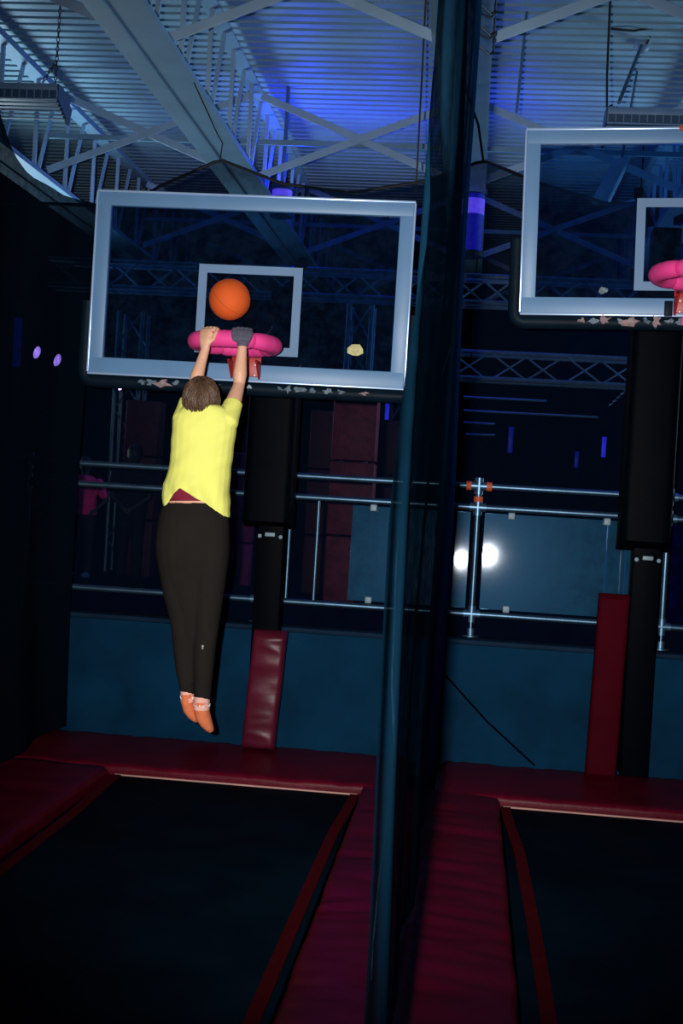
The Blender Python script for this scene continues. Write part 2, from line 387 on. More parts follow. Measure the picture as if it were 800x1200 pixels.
# flat luminaire hanging slanted behind the right-lane glass
p = at(733, 176, 11.5); q = at(703, 238, 11.5)
t = thing('strip_light', 'slanted pale strip light seen through the right-lane glass', 'light fixture', q)
MB().bar(p + Vector((0, .3, 0)), q, .17, .05, bev=.01).build('housing', 'brace_steel', t)
MB().bar(p + Vector((0.02, .26, -.035)), p.lerp(q, .35) + Vector((.02, .15, -.035)), .05, .03).build('ballast', 'heater_dark', t)
MB().tube([p + Vector((0, .3, 0)), Vector((p.x + .1, p.y + .4, DECKZ))], .012, 6).build('stem', 'cable_blue', t)

# ------------------------------------------------------------------ blue stage lamps
def blue_lamp(label, px, py, Y, hgt, r, power, top_col, mats=('lamp_violet', 'lamp_blue')):
    c = at(px, py, Y)
    t = thing('stage_lamp', label, 'lamp', c - Vector((0, 0, hgt / 2)))
    z0 = c.z - hgt / 2
    MB().lathe((c.x, c.y, z0), (0, 0, 1), [(.05, r), (hgt * .45, r), (hgt - .06, r)], 18).build('tube', mats[1], t)
    MB().lathe((c.x, c.y, z0 + hgt * .62), (0, 0, 1), [(0, r * 1.02), (hgt * .22, r * 1.02)], 18).build('bright_band', mats[0], t)
    for zz in (z0, z0 + hgt - .07):
        MB().lathe((c.x, c.y, zz), (0, 0, 1), [(0, r * .7), (.01, r * 1.2), (.06, r * 1.2), (.07, r * .7)], 18).build('end_cap', 'truss_dim', t)
    MB().tube([(c.x, c.y, z0 + hgt), (c.x, c.y, DECKZ + .02)], .02, 8).build('stem', 'truss_dim', t)
    return c
c1 = blue_lamp('blue glowing cylinder lamp hung below the truss beside the lane net', 553, 262, 12.0, .66, .105, 0, None)
c2 = blue_lamp('violet glowing lamp half hidden behind the jumper\'s backboard', 330, 236, 12.6, .34, .10, 0, None)
point('stage_lamp_light', (c1.x + .35, 12.9, DECKZ - .6), 20, (0.01, 0.03, 1.0), .12)
point('stage_lamp_light', (c2.x + .1, 13.0, DECKZ - .7), 50, (0.01, 0.03, 1.0), .12)
point('stage_lamp_light', (c1.x - 1.0, 13.3, DECKZ - .6), 20, (0.01, 0.03, 1.0), .12)

c3 = at(850, 290, 8.62)  # added lamp out of view, casting blue on back net and right rails
t = thing('stage_lamp', 'blue lamp fixed behind the empty lane\'s backboard', 'lamp', c3 - Vector((0, 0, .1)))
MB().lathe(c3, (-1, .25, 0), [(0, .05), (.1, .06), (.13, .06)], 16).build('housing', 'black_steel', t)
MB().lathe(c3 + Vector((-.131, .033, 0)), (-1, .25, 0), [(0, .052), (.01, .05)], 16).build('lens', 'lamp_blue', t)
MB().tube([c3, Vector((c3.x, 8.62, H - .95))], .015, 8).build('stand', 'black_steel', t)
point('stage_lamp_light', c3 + Vector((-.22, .06, 0)), 15, (0.02, 0.06, 1.0), .06)  # blue fill from the added lamp

# ------------------------------------------------------------------ lighting trusses behind the hoops
def box_truss(label, p0, p1, size, mname, pitch):
    p0 = Vector(p0); p1 = Vector(p1); d = (p1 - p0); L = d.length; d.normalize()
    t = thing('lighting_truss', label, 'truss', (p0 if p0.z < p1.z else p1), 'aluminium lighting trusses')
    s1 = Vector((0, 1, 0)); s2 = d.cross(s1).normalized(); hs = size / 2
    for a in (-1, 1):
        for b in (-1, 1):
            MB().tube([p0 + s1 * hs * a + s2 * hs * b, p1 + s1 * hs * a + s2 * hs * b], .025, 8).build('chord_tube', mname, t)
    n = max(1, int(L / pitch))
    for k in range(n):
        u, v = p0 + d * (L * k / n), p0 + d * (L * (k + 1) / n)
        sg = 1 if k % 2 else -1
        MB().tube([u - s1 * hs + s2 * hs * sg, v - s1 * hs - s2 * hs * sg], .011, 6).build('lacing_tube', mname, t)
        MB().tube([u + s1 * hs - s2 * hs * sg, v + s1 * hs + s2 * hs * sg], .011, 6).build('lacing_tube', mname, t)
    return t
Z1 = at(545, 341, 12.2).z
box_truss('box truss crossing behind both backboards', (-4.3, 12.2, Z1), (4.6, 12.2, Z1), .25, 'truss_alu', .3)
g = at(425, 341, 12.2); box_truss('upright tower truss behind the jumper\'s backboard glass', (g.x, 12.2, H - .95), (g.x, 12.2, Z1 - .19), .22, 'truss_alu', .35)
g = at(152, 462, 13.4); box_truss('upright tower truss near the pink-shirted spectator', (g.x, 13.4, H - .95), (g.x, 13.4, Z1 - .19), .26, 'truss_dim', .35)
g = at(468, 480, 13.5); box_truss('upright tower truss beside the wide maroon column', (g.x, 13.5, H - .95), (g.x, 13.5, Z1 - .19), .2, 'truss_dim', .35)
p = at(530, 428, 13.2); q = at(748, 440, 13.2); q.z = p.z
lt = box_truss('low dim box truss below the right-lane backboard', p, q, .27, 'truss_alu', .32)
for e in (p.lerp(q, .1), p.lerp(q, .95)): MB().tube([e, Vector((e.x, e.y, DECKZ + .02))], .006, 6).build('hanger_wire', 'black_steel', lt)
for i, (x0, y0, x1, y1) in enumerate([(543, 465, 640, 470), (543, 481, 700, 489), (543, 495, 580, 497), (545, 509, 580, 510)]):
    MB().tube([at(x0, y0, 14 + i * .3), at(x1, y1, 14 + i * .3)], .014, 6).build('ceiling_pipe', 'truss_alu', None, 'thin horizontal pipe in the dark hall below the low truss', 'pipe', 'thin pipes in the dark hall')
rt = thing('reflector_row', 'slanting row of tiny pale reflectors under the low truss', 'reflector', at(735, 474, 14))
e0, e1 = at(713, 477, 14), at(737, 454, 14)
MB().bar(e0 + YV_ * .03, e1 + YV_ * .03, .02, .02).bar(e1 + YV_ * .03, Vector((e1.x, e1.y + .03, DECKZ + .02)), .012, .012).build('hanger_bar', 'black_steel', rt, smooth=False)
for i in range(5):
    p = at(715 + i * 4.5, 474 - i * 4.2, 14)
    MB().obox(p, Vector((.85, 0, .5)).normalized(), Vector((0, 1, 0)), Vector((-.5, 0, .85)).normalized(), .045, .03, .018, .004).build('reflector', 'truss_alu', rt)
# LED strips and small stage spots deep in the hall
def led(label, px, y0, y1, Y, wd, m='led_blue', cat='led strip'):
    a = at(px, y0, Y); b = at(px, y1, Y); b.x = a.x
    t = thing('led_strip', label, cat, b)
    MB().obox((a + b) / 2, Vector((1, 0, 0)), Vector((0, 1, 0)), Vector((0, 0, 1)), wd, .02, (a - b).length, .004).build('diffuser', m, t)
    MB().obox((a + b) / 2 + Vector((0, .03, 0)), Vector((1, 0, 0)), Vector((0, 1, 0)), Vector((0, 0, 1)), wd * 1.4, .03, (a - b).length + .04, .004).build('channel', 'black_steel', t)
    MB().tube([b + Vector((0, .03, 0)), Vector((b.x, b.y + .03, H - .95))], .012, 6).build('stand', 'black_steel', t)
led('blue light strip above the dark rail post with orange tape', 599, 500, 531, 15, .06, 'led_dim')
led('narrow blue light strip left of the right-lane post', 708, 512, 536, 15, .05, 'led_blue')
led('faint blue light strip between two brighter ones', 676, 529, 548, 16, .05, 'led_dim')
led('short blue light strip beside the wide maroon column', 375, 482, 491, 13, .03, 'led_dim')
led('tiny blue light strip under the jumper\'s backboard corner', 454, 473, 492, 12.2, .04, 'led_blue')
led('tall faint blue light strip behind the side net', 22, 372, 430, 11, .07, 'led_blue')
for px, py, lab, r in [(43, 413, 'small violet spotlight behind the side net, upper of the pair', .034), (67, 422, 'small violet spotlight behind the side net, lower of the pair', .034), (141, 453, 'small white-violet spotlight under the jumper\'s backboard corner', .022)]:
    c = at(px, py, 10.5 if px < 100 else 12.0)
    t = thing('spotlight', lab, 'spotlight', c - Vector((0, 0, r)))
    ax = Vector((.3, 0, 1)).normalized(); sd = Vector((1, 0, -.3)).normalized()
    MB().loft([[c + Vector((0, dy, 0)) + ax * (1.6 * r * k * math.sin(a)) + sd * (.8 * r * k * math.cos(a)) for a in (2 * PI * j / 16 for j in range(16))] for dy, k in ((-.02, .7), (0, 1), (.02, .9))]).build('lens', 'led_violet', t)
    MB().lathe(c + Vector((0, .02, 0)), (0, 1, 0), [(0, r * 1.5), (.1, r * 1.7), (.18, r)], 14).build('housing', 'black_steel', t)
    MB().tube([c + Vector((0, .12, 0)), Vector((c.x, c.y + .12, H - .95))], .012, 6).build('stand', 'black_steel', t)

# ------------------------------------------------------------------ low wall, ledge, guard rail
WY = 8.2; WT = H - 0.909
MB().box(-9, 9, WY, WY + .18, -.12, WT).build('wall_back', 'low_wall', kind='structure', smooth=False)
MB().box(-9, 9, WY - .012, WY + .30, WT, WT + .035, .012).build('trim_1', 'ledge', kind='structure')
MB().box(-9, 9, WY + .20, WY + .23, WT + .03, H - .745).build('baseboard_back', 'kick_board', kind='structure', smooth=False)
RY = 8.42
Zr = [H + .13, H - .012, H - .725]
gr = thing('guard_rail', 'blue-grey galvanised pipe guard rail standing on the low wall', 'railing', (0, RY, WT))
posts = [-4.35, -3.05, -1.395, .045, 1.29, 2.6, 3.9]
for z in Zr:
    MB().tube([(-5, RY, z), (5, RY, z)], .021, 14).build('rail_pipe', 'pipe', gr)
for i, X in enumerate(posts):
    MB().tube([(X, RY, WT - .0), (X, RY, Zr[0])], .021, 14).build('rail_post', 'pipe', gr)
    for z in Zr:
        MB().tube([(X - .055, RY, z), (X + .055, RY, z)], .029, 14).lathe((X, RY, z - .055), (0, 0, 1), [(0, .029), (.11, .029)], 14).build('pipe_fitting', 'fitting', gr)
    MB().lathe((X, RY, WT + .03), (0, 0, 1), [(0, .06), (.012, .06), (.014, .03), (.06, .03)], 16).build('post_flange', 'fitting', gr)
X = posts[3]
for a, b in (((X - .085, RY, Zr[0]), (X - .050, RY, Zr[0])), ((X + .050, RY, Zr[0]), (X + .085, RY, Zr[0])), ((X, RY, Zr[0] - .105), (X, RY, Zr[0] - .07))):
    MB().tube([a, b], .031, 14).build('tape_band', 'orange_tape', gr)
for px, y0, y1 in [(713, 600, 697), (736, 600, 700), (338, 640, 705), (373, 600, 640)]:
    a = at(px, y0, RY + .06); b = at(px - 5, y1, RY + .06)
    MB().tube([Vector((a.x, a.y, Zr[1])), Vector((a.x, a.y, Zr[2]))], .012, 10).build('stay_tube', 'pipe', gr)
# polycarbonate infill panels, clipped below the second rail
def panel(x0, x1, tilt, yaw, m, label):
    c = Vector(((x0 + x1) / 2, RY + .045, (Zr[1] + Zr[2]) / 2)); wd = x1 - x0; hg = Zr[1] - Zr[2] - .07
    R = Matrix.Rotation(yaw, 3, 'Z') @ Matrix.Rotation(tilt, 3, 'X')
    t = thing('infill_panel', label, 'panel', c - Vector((0, 0, hg / 2)), 'clear infill panels in the guard rail')
    MB().obox(c, R @ Vector((1, 0, 0)), R @ Vector((0, 1, 0)), R @ Vector((0, 0, 1)), wd, .006, hg).build('sheet', m, t, smooth=False)
    for sx in (-.32, .32) if wd > .6 else (0,):
        for z in (Zr[1] - .045, Zr[2] + .045):
            MB().box(c.x + sx * wd - .022, c.x + sx * wd + .022, RY + .0, RY + .06, z - .022, z + .022, .006).build('clip', 'white_plate', t)
    return t
DT = math.radians(1.15)
panel(posts[2] + .60, posts[3] - .045, -math.radians(2.7), -math.radians(.1), 'rail_glass', 'scuffed clear panel between the net and the orange-taped post')
panel(posts[3] + .050, posts[3] + 1.03, -math.radians(2.44), -math.radians(1.37), 'rail_glass', 'scuffed clear panel right of the orange-taped post, reflecting the flash')
panel(posts[4] + .04, posts[5] - .06, -math.radians(2.4), 0, 'rail_glass_blue_glow', 'panel tinted with blue glow right of the right-lane hoop post')

# ------------------------------------------------------------------ columns behind the rail
def column(label, px0, px1, ptop, Y, m, name='padded_column', depth=.3):
    a = at(px0, 590, Y); b = at(px1, 590, Y); zt = at((px0 + px1) / 2, ptop, Y).z; z0 = H - .95
    t = thing(name, label, 'column', ((a.x + b.x) / 2, Y, z0))
    zs = [z0, z0 + (zt - z0) * .32, z0 + (zt - z0) * .68, zt]
    for i in range(3):
        MB().box(a.x, b.x, Y, Y + depth, zs[i] + (.006 if i else 0), zs[i + 1] - .006, .02).build('wrap_panel', m, t)
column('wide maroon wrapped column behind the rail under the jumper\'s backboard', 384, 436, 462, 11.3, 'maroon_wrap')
column('dim maroon column behind the rail beside the jumper\'s shoulder', 141, 180, 468, 12.8, 'maroon_shaded')
column('dark maroon column tucked beside the wide maroon one', 358, 384, 480, 12.0, 'maroon_shaded')
column('dark column in shade between wide maroon column and lane net', 447, 478, 492, 12.9, 'maroon_shaded')
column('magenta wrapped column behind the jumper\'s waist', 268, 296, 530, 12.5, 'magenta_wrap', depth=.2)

# ------------------------------------------------------------------ pads
def pad(p0, p1, wdir, w, ndir, t, seg=48, wr=0.0, wrap=3, puff=.012, taper0=1.0, rnd=.03, seed=0):
    """soft pad swept p0->p1, rounded section, cross creases"""
    p0 = Vector(p0); p1 = Vector(p1); d = p1 - p0; L = d.length
    pts = []
    ns = 5
    for cx, cz, a0 in ((w / 2 - rnd, t - rnd, 0), (-w / 2 + rnd, t - rnd, 90), (-w / 2 + rnd, rnd, 180), (w / 2 - rnd, rnd, 270)):
        for k in range(ns):
            a = math.radians(a0 + 90 * k / (ns - 1)); pts.append((cx + rnd * math.cos(a), cz + rnd * math.sin(a)))
        if a0 == 0:
            for q in range(1, 12): pts.append((w / 2 - rnd - (w - 2 * rnd) * q / 12, t))
    rings = []
    for i in range(seg + 1):
        f = i / seg; c = p0 + d * f; ring = []
        e = min(f, 1 - f) * L; k = min(1, (e + .004) / .04) ** .5
        for (a, b) in pts:
            top = max(0, b - t * .5) / (t * .5)
            bb = b + top * puff * (1 - (2 * a / w) ** 2)
            if wr:
                ph = f * L
                cr = noise.noise(Vector((a * 2.0 + ph * 1.5, ph * 9 + 3 * a * a + seed, seed)))
                bb += top * wr * (-abs(cr) * 1.6 + .3)
                a2 = a * (1 + .02 * noise.noise(Vector((ph * 3, seed, 1))))
            else: a2 = a
            ring.append(c + wdir * a2 + ndir * (bb * (.35 + .65 * k)))
        rings.append(ring)
    return MB().loft(rings)
XV, YV, ZV = Vector((1, 0, 0)), Vector((0, 1, 0)), Vector((0, 0, 1))
PF, PB = 7.28, 8.185
DC = -.135
pad((-3.2, (PF + PB) / 2, -.10), (DC - .14, (PF + PB) / 2, -.10), YV, PB - PF, ZV, .10, 60, .010, seed=1).build('end_pad', 'red_pad', None, 'dark red vinyl pad along the wall behind the jumper\'s trampoline', 'pad')
pad((DC + .02, (PF + PB) / 2, -.10), (3.2, (PF + PB) / 2, -.10), YV, PB - PF, ZV, .10, 60, .010, seed=2).build('end_pad', 'red_pad', None, 'dark red vinyl pad along the wall behind the empty trampoline', 'pad')
pad((DC, 1.0, -.10), (DC, PF - .01, -.10), XV, .79, ZV, .10, 150, .022, seed=3).build('divider_pad', 'red_pad', None, 'creased red pad running between the two trampolines under the net', 'pad')
pad((-2.43, 1.0, -.10), (-2.43, PF - .01, -.10), XV, .79, ZV, .10, 80, .012, seed=4).build('side_pad', 'red_pad', None, 'dark red pad under the side net beside the jumper\'s trampoline', 'pad')
pad((2.16, 1.0, -.10), (2.16, PF - .01, -.10), XV, .79, ZV, .10, 80, .012, seed=5).build('side_pad', 'red_pad', None, 'dark red pad on the far side of the empty trampoline', 'pad')
for (x0, x1, lab) in [(-2.02, -.535, 'black trampoline bed with red edge webbing under the jumper'), (.265, 1.76, 'black trampoline bed with red edge webbing, nobody above it')]:
    t = thing('trampoline', lab, 'trampoline', ((x0 + x1) / 2, 4.2, -.12))
    MB().box(x0 + .008, x1 - .016, 1.0, PF - .012, -.115, -.055, .01).build('bed', 'mat_black', t)
    for sx, X in ((1, x0), (-1, x1)):
        rings = []
        for i in range(40):
            yy = 1.05 + (PF - 1.1) * i / 39
            off = .035 + .035 * max(0, math.sin((yy - 2.0) / 5.0 * PI)) * (1.0 if x0 > 0 else .25)
            if yy > 6.4: off *= max(.2, 1 - (yy - 6.4) * 1.1)
            a = X + sx * off; b = a + sx * .055
            rings.append([(a, yy, -.055), (b, yy, -.055), (b, yy, -.047), (a, yy, -.047)])
        MB().loft(rings).build('edge_webbing', 'webbing', t)
    MB().box(x0 + .02, x1 - .02, PF - .045, PF - .03, -.056, -.046, .003).build('edge_webbing', 'cord_tan', t)

# post pads
a = at(317, 740, 7.9); b = at(306, 882, 7.9)
pad((a.x - .045, 8.0, 0.022), (a.x - .005, 8.0, a.z), XV, .215, -YV, .10, 50, .016, rnd=.025, seed=6).build('post_pad', 'red_pad_post', None, 'wrinkled short maroon pad wrapped on the post below the jumper\'s hoop', 'pad')
a = at(721, 697, 7.9)
pad((a.x - .02, 8.0, 0.012), (a.x - .0, 8.0, a.z), XV, .19, -YV, .08, 40, .003, rnd=.02, seed=8).build('post_pad', 'red_pad_matte', None, 'smooth tall red pad standing beside the empty lane\'s hoop post', 'pad')
# tension strap across the low wall
MB().tube([at(508, 776, WY - .02), at(570, 845, WY - .02), at(626, 897, WY - .03)], .007, 6).build('tension_strap', 'black_steel', None, 'thin black strap slanting across the low blue wall', 'strap')

# ------------------------------------------------------------------ hoops
def hoop(TLc, ux, uz, W, HG, who, post_px, tears, sticker, full):
    uy = uz.cross(ux).normalized()                      # away from the camera
    cx = TLc + ux * W / 2 - uz * HG / 2                 # board centre, front face
    L = lambda a, b, c: cx + ux * a + uy * b + uz * c
    base = Vector((post_px.x, 8.1, 0.0))
    t = thing('basketball_hoop', who, 'basketball hoop', base, 'dunk lane hoops')
    B = lambda m, a, b, c, sa, sb, sc, bev=.0: m.obox(L(a, b, c), ux, uy, uz, sa, sb, sc, bev)
    fw, fb = .078, .10
    g_ = B(MB(), 0, .02, 0, W - .06, .012, HG - .06).build('glass_pane', 'board_glass', t, smooth=False)
    for (a, c, sa, sc) in ((0, HG / 2 - fw / 2, W, fw), (0, -HG / 2 + fb / 2 - .01, W, fb)):
        B(MB(), a, .02, c, sa, .05, sc, .006).build('frame_rail', 'frame_alu', t)
    for s in (-1, 1):
        B(MB(), s * (W / 2 - fw / 2), .0195, 0, fw, .048, HG - fw - fb + .03, .002).build('frame_rail', 'frame_alu', t)
    B(MB(), 0, .02, HG / 2 + .006, W + .016, .06, .014, .004).build('highlight_trim', 'trim_highlight', t)
    B(MB(), 0, .02, -HG / 2 - .008, W + .012, .06, .012, .003).build('highlight_trim', 'trim_highlight', t)
    for s in (-1, 1): B(MB(), s * (W / 2 + .006), .02, 0, .012, .06, HG, .003).build('highlight_trim', 'trim_highlight', t)
    # painted target square on the glass
    tw, th, lw, zc = .615, .47, .05, -.125
    m = MB()
    for a, c, sa, sc in ((0, zc + th / 2, tw, lw), (0, zc - th / 2, tw, lw), (-tw / 2 + lw / 2, zc, lw, th - lw), (tw / 2 - lw / 2, zc, lw, th - lw)):
        B(m, a, .011, c, sa, .004, sc)
    m.build('target_square', 'target_paint', g_, smooth=False)
    # black bumper along the lower edge, turning up both sides
    pr = .040; pts = []
    for s in (-1, 1):
        side = [L(s * (W / 2 + .035), .03, z) for z in (-HG / 2 + .42, -HG / 2 + .3, -HG / 2 + .1)]
        cor = [L(s * (W / 2 + .035 - .05 * (1 - math.cos(q))), .03, -HG / 2 + .01 - .06 * math.sin(q)) for q in (0, .5, 1.0, 1.57)]
        seq = side + cor
        pts = pts + seq if s < 0 else pts + list(reversed(seq))
    MB().tube(pts, pr, 12).build('edge_bumper', 'black_vinyl', t)
    # torn flakes of foam and foil on the bumper
    rnd = random.Random(len(tears) * 11 + 3)
    for (f, wd, hh_, mm) in tears:
        p = L(-W / 2 + f * W, -.012, -HG / 2 - .045); nseg = 11; rim = []
        for k in range(nseg):
            q = 2 * PI * k / nseg; rr = .3 + 1.0 * rnd.random()
            rim.append(p + ux * wd / 2 * rr * math.cos(q) + uz * hh_ / 2 * rr * math.sin(q) - uy * .004 * rnd.random())
        MB().loft([[v + uy * .008 for v in rim], [v - uy * (.012 + .01 * rnd.random()) for v in rim]]).build('torn_patch', mm, t)
    for (f, gz, sz, mm) in sticker:
        p = L(-W / 2 + f * W, .008, gz); rim = []
        for k in range(8):
            q = 2 * PI * k / 8 + .4; rr = .7 + .4 * rnd.random()
            rim.append(p + ux * sz / 2 * rr * math.cos(q) + uz * sz * .35 * rr * math.sin(q))
        MB().loft([[v + uy * .006 for v in rim], [v - uy * .008 for v in rim]]).build('residue_patch', mm, g_)
    # rim: steel ring inside pink foam sleeves, red mount
    rc = L(RIMX, -.39, -.372)
    R0, r0 = .216, .047
    MB().tube([rc + Vector((R0 * math.cos(q), R0 * math.sin(q), 0)) for q in (2 * PI * i / 48 for i in range(48))], .010, 8, closed=True).build('rim_ring', 'rim_red', t)
    cuts = [(-2.20, -.95), (-.93, .90), (.92, 2.10), (2.12, 4.06)]
    for (q0, q1) in cuts:
        n_ = 22; pp = [rc + Vector((R0 * math.cos(q), R0 * math.sin(q), 0)) for q in (q0 + (q1 - q0) * i / n_ for i in range(n_ + 1))]
        rad = [r0 * (.86 if i in (0, n_) else .96 if i in (1, n_ - 1) else 1.0 + .02 * math.sin(i * 2.1)) for i in range(n_ + 1)]
        MB().tube(pp, rad, 16).build('foam_sleeve', 'pink_foam', t)
    mt = B(MB(), RIMX, -.012, -.450, .175, .02, .13, .005).build('rim_mount', 'rim_red', t)
    B(MB(), RIMX, -.09, -.40, .16, .15, .014, .004).build('mount_shelf', 'rim_red', mt)
    for s in (-1, 1):
        MB().add([L(RIMX + s * .075, -.02, -.53), L(RIMX + s * .075, -.02, -.43), L(RIMX + s * .075, -.16, -.43), L(RIMX + s * .087, -.02, -.53), L(RIMX + s * .087, -.02, -.43), L(RIMX + s * .087, -.16, -.43)],
                 [(0, 1, 2), (5, 4, 3), (0, 3, 4, 1), (1, 4, 5, 2), (2, 5, 3, 0)]).build('mount_gusset', 'rim_red', mt, smooth=False)
        for z in (-.445, -.505):
            MB().lathe(L(RIMX + s * .052, -.022, z), -uy, [(0, .011), (.008, .011), (.010, .006)], 8).build('bolt', 'bolt', mt)
    MB().tube([rc + Vector((0, R0, -.004)), L(RIMX, -.03, -.395)], .03, 8).build('rim_neck', 'rim_red', t)
    # extension arms back to the post, and the post itself
    pc = Vector((post_px.x, 8.1, 0))
    for z in (.18, -.28):
        for s in (-1, 1):
            e = L(s * .30, .05, z)
            MB().bar(e, (pc.x + s * .08, 8.02, e.z), .05, .05).build('extension_arm', 'black_steel', t, smooth=False)
    topz = L(0, 0, .15).z; zk = at(320, 622, 8.1).z
    MB().box(pc.x - .06, pc.x + .115, 8.02, 8.18, 0.02, topz, .01).build('post', 'black_steel', t)
    sl = pad((pc.x, 8.19, zk + .02), (pc.x, 8.19, L(0, 0, -.40).z), XV, .32, -YV, .24, 24, .004, rnd=.05, seed=9).build('post_sleeve', 'black_steel', t)
    MB().box(pc.x - .005, pc.x + .06, 7.996, 8.012, zk - .035, zk - .01, .003).build('maker_plate', 'white_plate', t)
    for s in (-1, 1):
        MB().lathe((pc.x + .028 + s * .068, 8.018, zk - .035), (0, -1, 0), [(0, .013), (.012, .013), (.016, .006)], 10).build('post_bolt', 'white_plate', t)
    for k in range(9 if full else 0):
        zz = L(0, 0, -.56).z - k * .022
        q = rnd.random() * .012
        MB().obox((pc.x - .012 + q, 7.943, zz), XV, YV, ZV, .012 + .02 * rnd.random(), .006, .012 + .012 * rnd.random()).build('foil_scrap', 'white_plate', sl, smooth=False)
    return t, rc, L
YB = 7.25
c4 = [at(115, 225, YB), at(487, 238, YB), at(471, 455, YB), at(105, 435, YB)]
ux = ((c4[1] - c4[0]) + (c4[2] - c4[3])).normalized(); uz = ((c4[0] - c4[3]) + (c4[1] - c4[2])); uz = (uz - ux * uz.dot(ux)).normalized()
W_ = ((c4[1] - c4[0]).length + (c4[2] - c4[3]).length) / 2; HG_ = ((c4[0] - c4[3]).length + (c4[1] - c4[2]).length) / 2
cen = sum(c4, Vector()) / 4
print('BOARD', W_, HG_)
tl = cen - ux * W_ / 2 + uz * HG_ / 2
RIMX = .012
T = 'torn_tape'; Fm = 'torn_foam'
tearsL = [(.18, .05, .03, T), (.21, .07, .035, T), (.245, .12, .05, Fm), (.29, .05, .03, T), (.33, .05, .03, T), (.36, .05, .035, T), (.42, .05, .03, T), (.52, .03, .03, 'white_plate'),
          (.62, .05, .03, T), (.645, .06, .045, T), (.68, .07, .04, T), (.72, .05, .035, T), (.77, .08, .03, T), (.81, .05, .03, T), (.88, .06, .022, Fm)]
hoopL, rcL, LL = hoop(tl, ux, uz, W_, HG_, 'glass backboard hoop with pink rim that the jumper hangs from', at(318, 560, 8.1), tearsL, [(.845, -HG_ / 2 + .20, .115, 'yellow_foam')], True)
# right-lane hoop
TLr = at(618, 153, YB); BLr = at(610, 366, YB); uz2 = (TLr - BLr).normalized()
HG2 = (TLr - BLr).length
ux2 = (at(800, 162, YB) - at(618, 153, YB)).normalized(); ux2 = (ux2 + Vector((0, -.05, 0))); ux2 = (ux2 - uz2 * ux2.dot(uz2)).normalized()
RIMX = -.0
tearsR = [(.185, .05, .035, Fm), (.22, .06, .035, T), (.25, .09, .06, Fm), (.30, .05, .03, T), (.325, .10, .055, Fm), (.375, .05, .04, T), (.405, .05, .07, Fm), (.44, .05, .03, T), (.47, .05, .035, T)]
hoopR, rcR, LR = hoop(TLr, ux2, uz2, W_, HG2, 'glass backboard hoop over the empty trampoline', at(757, 560, 8.1), tearsR, [(.245, -HG2 / 2 + .13, .06, T), (.26, -HG2 / 2 + .055, .05, 'white_plate')], False)
p = LR(-W_ / 2 + .93 * .92, -.012, -HG2 / 2 - .05)
MB().obox(LR(-.915 + .90, -.03, -HG2 / 2 - .045), ux2, uz2.cross(ux2), uz2, .06, .02, .045, .006).build('pink_scrap', 'pink_foam', hoopR)
MB().obox(LR(-.915 + .86, .018, HG2 / 2 + .004), ux2, uz2.cross(ux2), uz2, .075, .07, .03, .004).build('tape_mark', 'orange_tape', hoopR)
MB().obox(LR(-.915 + .80, -.012, -HG2 / 2 + .03), ux2, uz2.cross(ux2), uz2, .045, .02, .085, .004).build('frame_clip', 'black_vinyl', hoopR)

# ------------------------------------------------------------------ nets
def sheet(name, m, fn, nu, nv, label, cat='net'):
    vs_ = [fn(i / nu, j / nv) for i in range(nu + 1) for j in range(nv + 1)]
    fs_ = [(i * (nv + 1) + j, (i + 1) * (nv + 1) + j, (i + 1) * (nv + 1) + j + 1, i * (nv + 1) + j + 1) for i in range(nu) for j in range(nv)]
    return MB().add(vs_, fs_).build(name, m, None, label, cat)
def midx(y, z):
    f = (y - 2.2) / 6
    return DC + .016 * math.sin(y * 5.1 + z * .5) * (1 - .3 * f) + .014 * math.sin(y * 2.3 + 1.3 + z * .9) + .012 * math.sin(z * 1.9 + y * .7) - .004 - .014 * (H + 1 - z) * .4 * (1 - f) + .005 * math.sin(y * 14 + z * 1.3)
def mid(u, v):
    z = .03 + (BOTZ - .05) * v
    y0 = 2.25 + .75 * max(0, min(1, (z - H) / 1.1)) + .05 * math.sin(z * 2.2)
    y = y0 + (8.1 - y0) * u
    return (midx(y, z), y, z)
dn = sheet('divider_net', 'net_mid', mid, 260, 40, 'dark blue folded netting curtain hanging between the two lanes')
cpts = []
for px, py, Y in [(531, 330, 5.5), (524, 390, 4.9), (512, 470, 4.2), (497, 555, 3.5), (487, 650, 3.25), (478, 740, 3.05), (470, 800, 2.92), (462, 890, 2.75), (445, 1040, 2.5), (432, 1130, 2.33), (424, 1205, 2.22)]:
    q = at(px, py, Y); yy = max(2.45, q.y); cpts.append(Vector((midx(yy, q.z) - .004, yy, q.z)))
MB().tube(cpts, .0028, 6).build('seam_cord', 'stripe_cord', dn)
ST = [(1, 2.65), (4.6, 2.45), (5.6, 2.25), (6.2, 2.02), (6.6, 1.86), (7.0, 1.74), (7.4, 1.73), (8.2, 1.86)]
def side_top(y):
    for (y0, z0), (y1, z1) in zip(ST, ST[1:]):
        if y <= y1: return H + z0 + (z1 - z0) * max(0, (y - y0) / (y1 - y0))
    return H + ST[-1][1]
def sidef(u, v):
    y = 1.0 + 7.15 * u; z = .03 + (side_top(y) - .03) * v
    return (-2.60 + .03 * math.sin(y * 3 + z) + .02 * math.sin(y * 7.1) - .06 * math.sin(v * PI), y, z)
sheet('side_net', 'net_side', sidef, 90, 24, 'near black netting wall along the outer side of the jumper\'s lane')
BY = 8.95
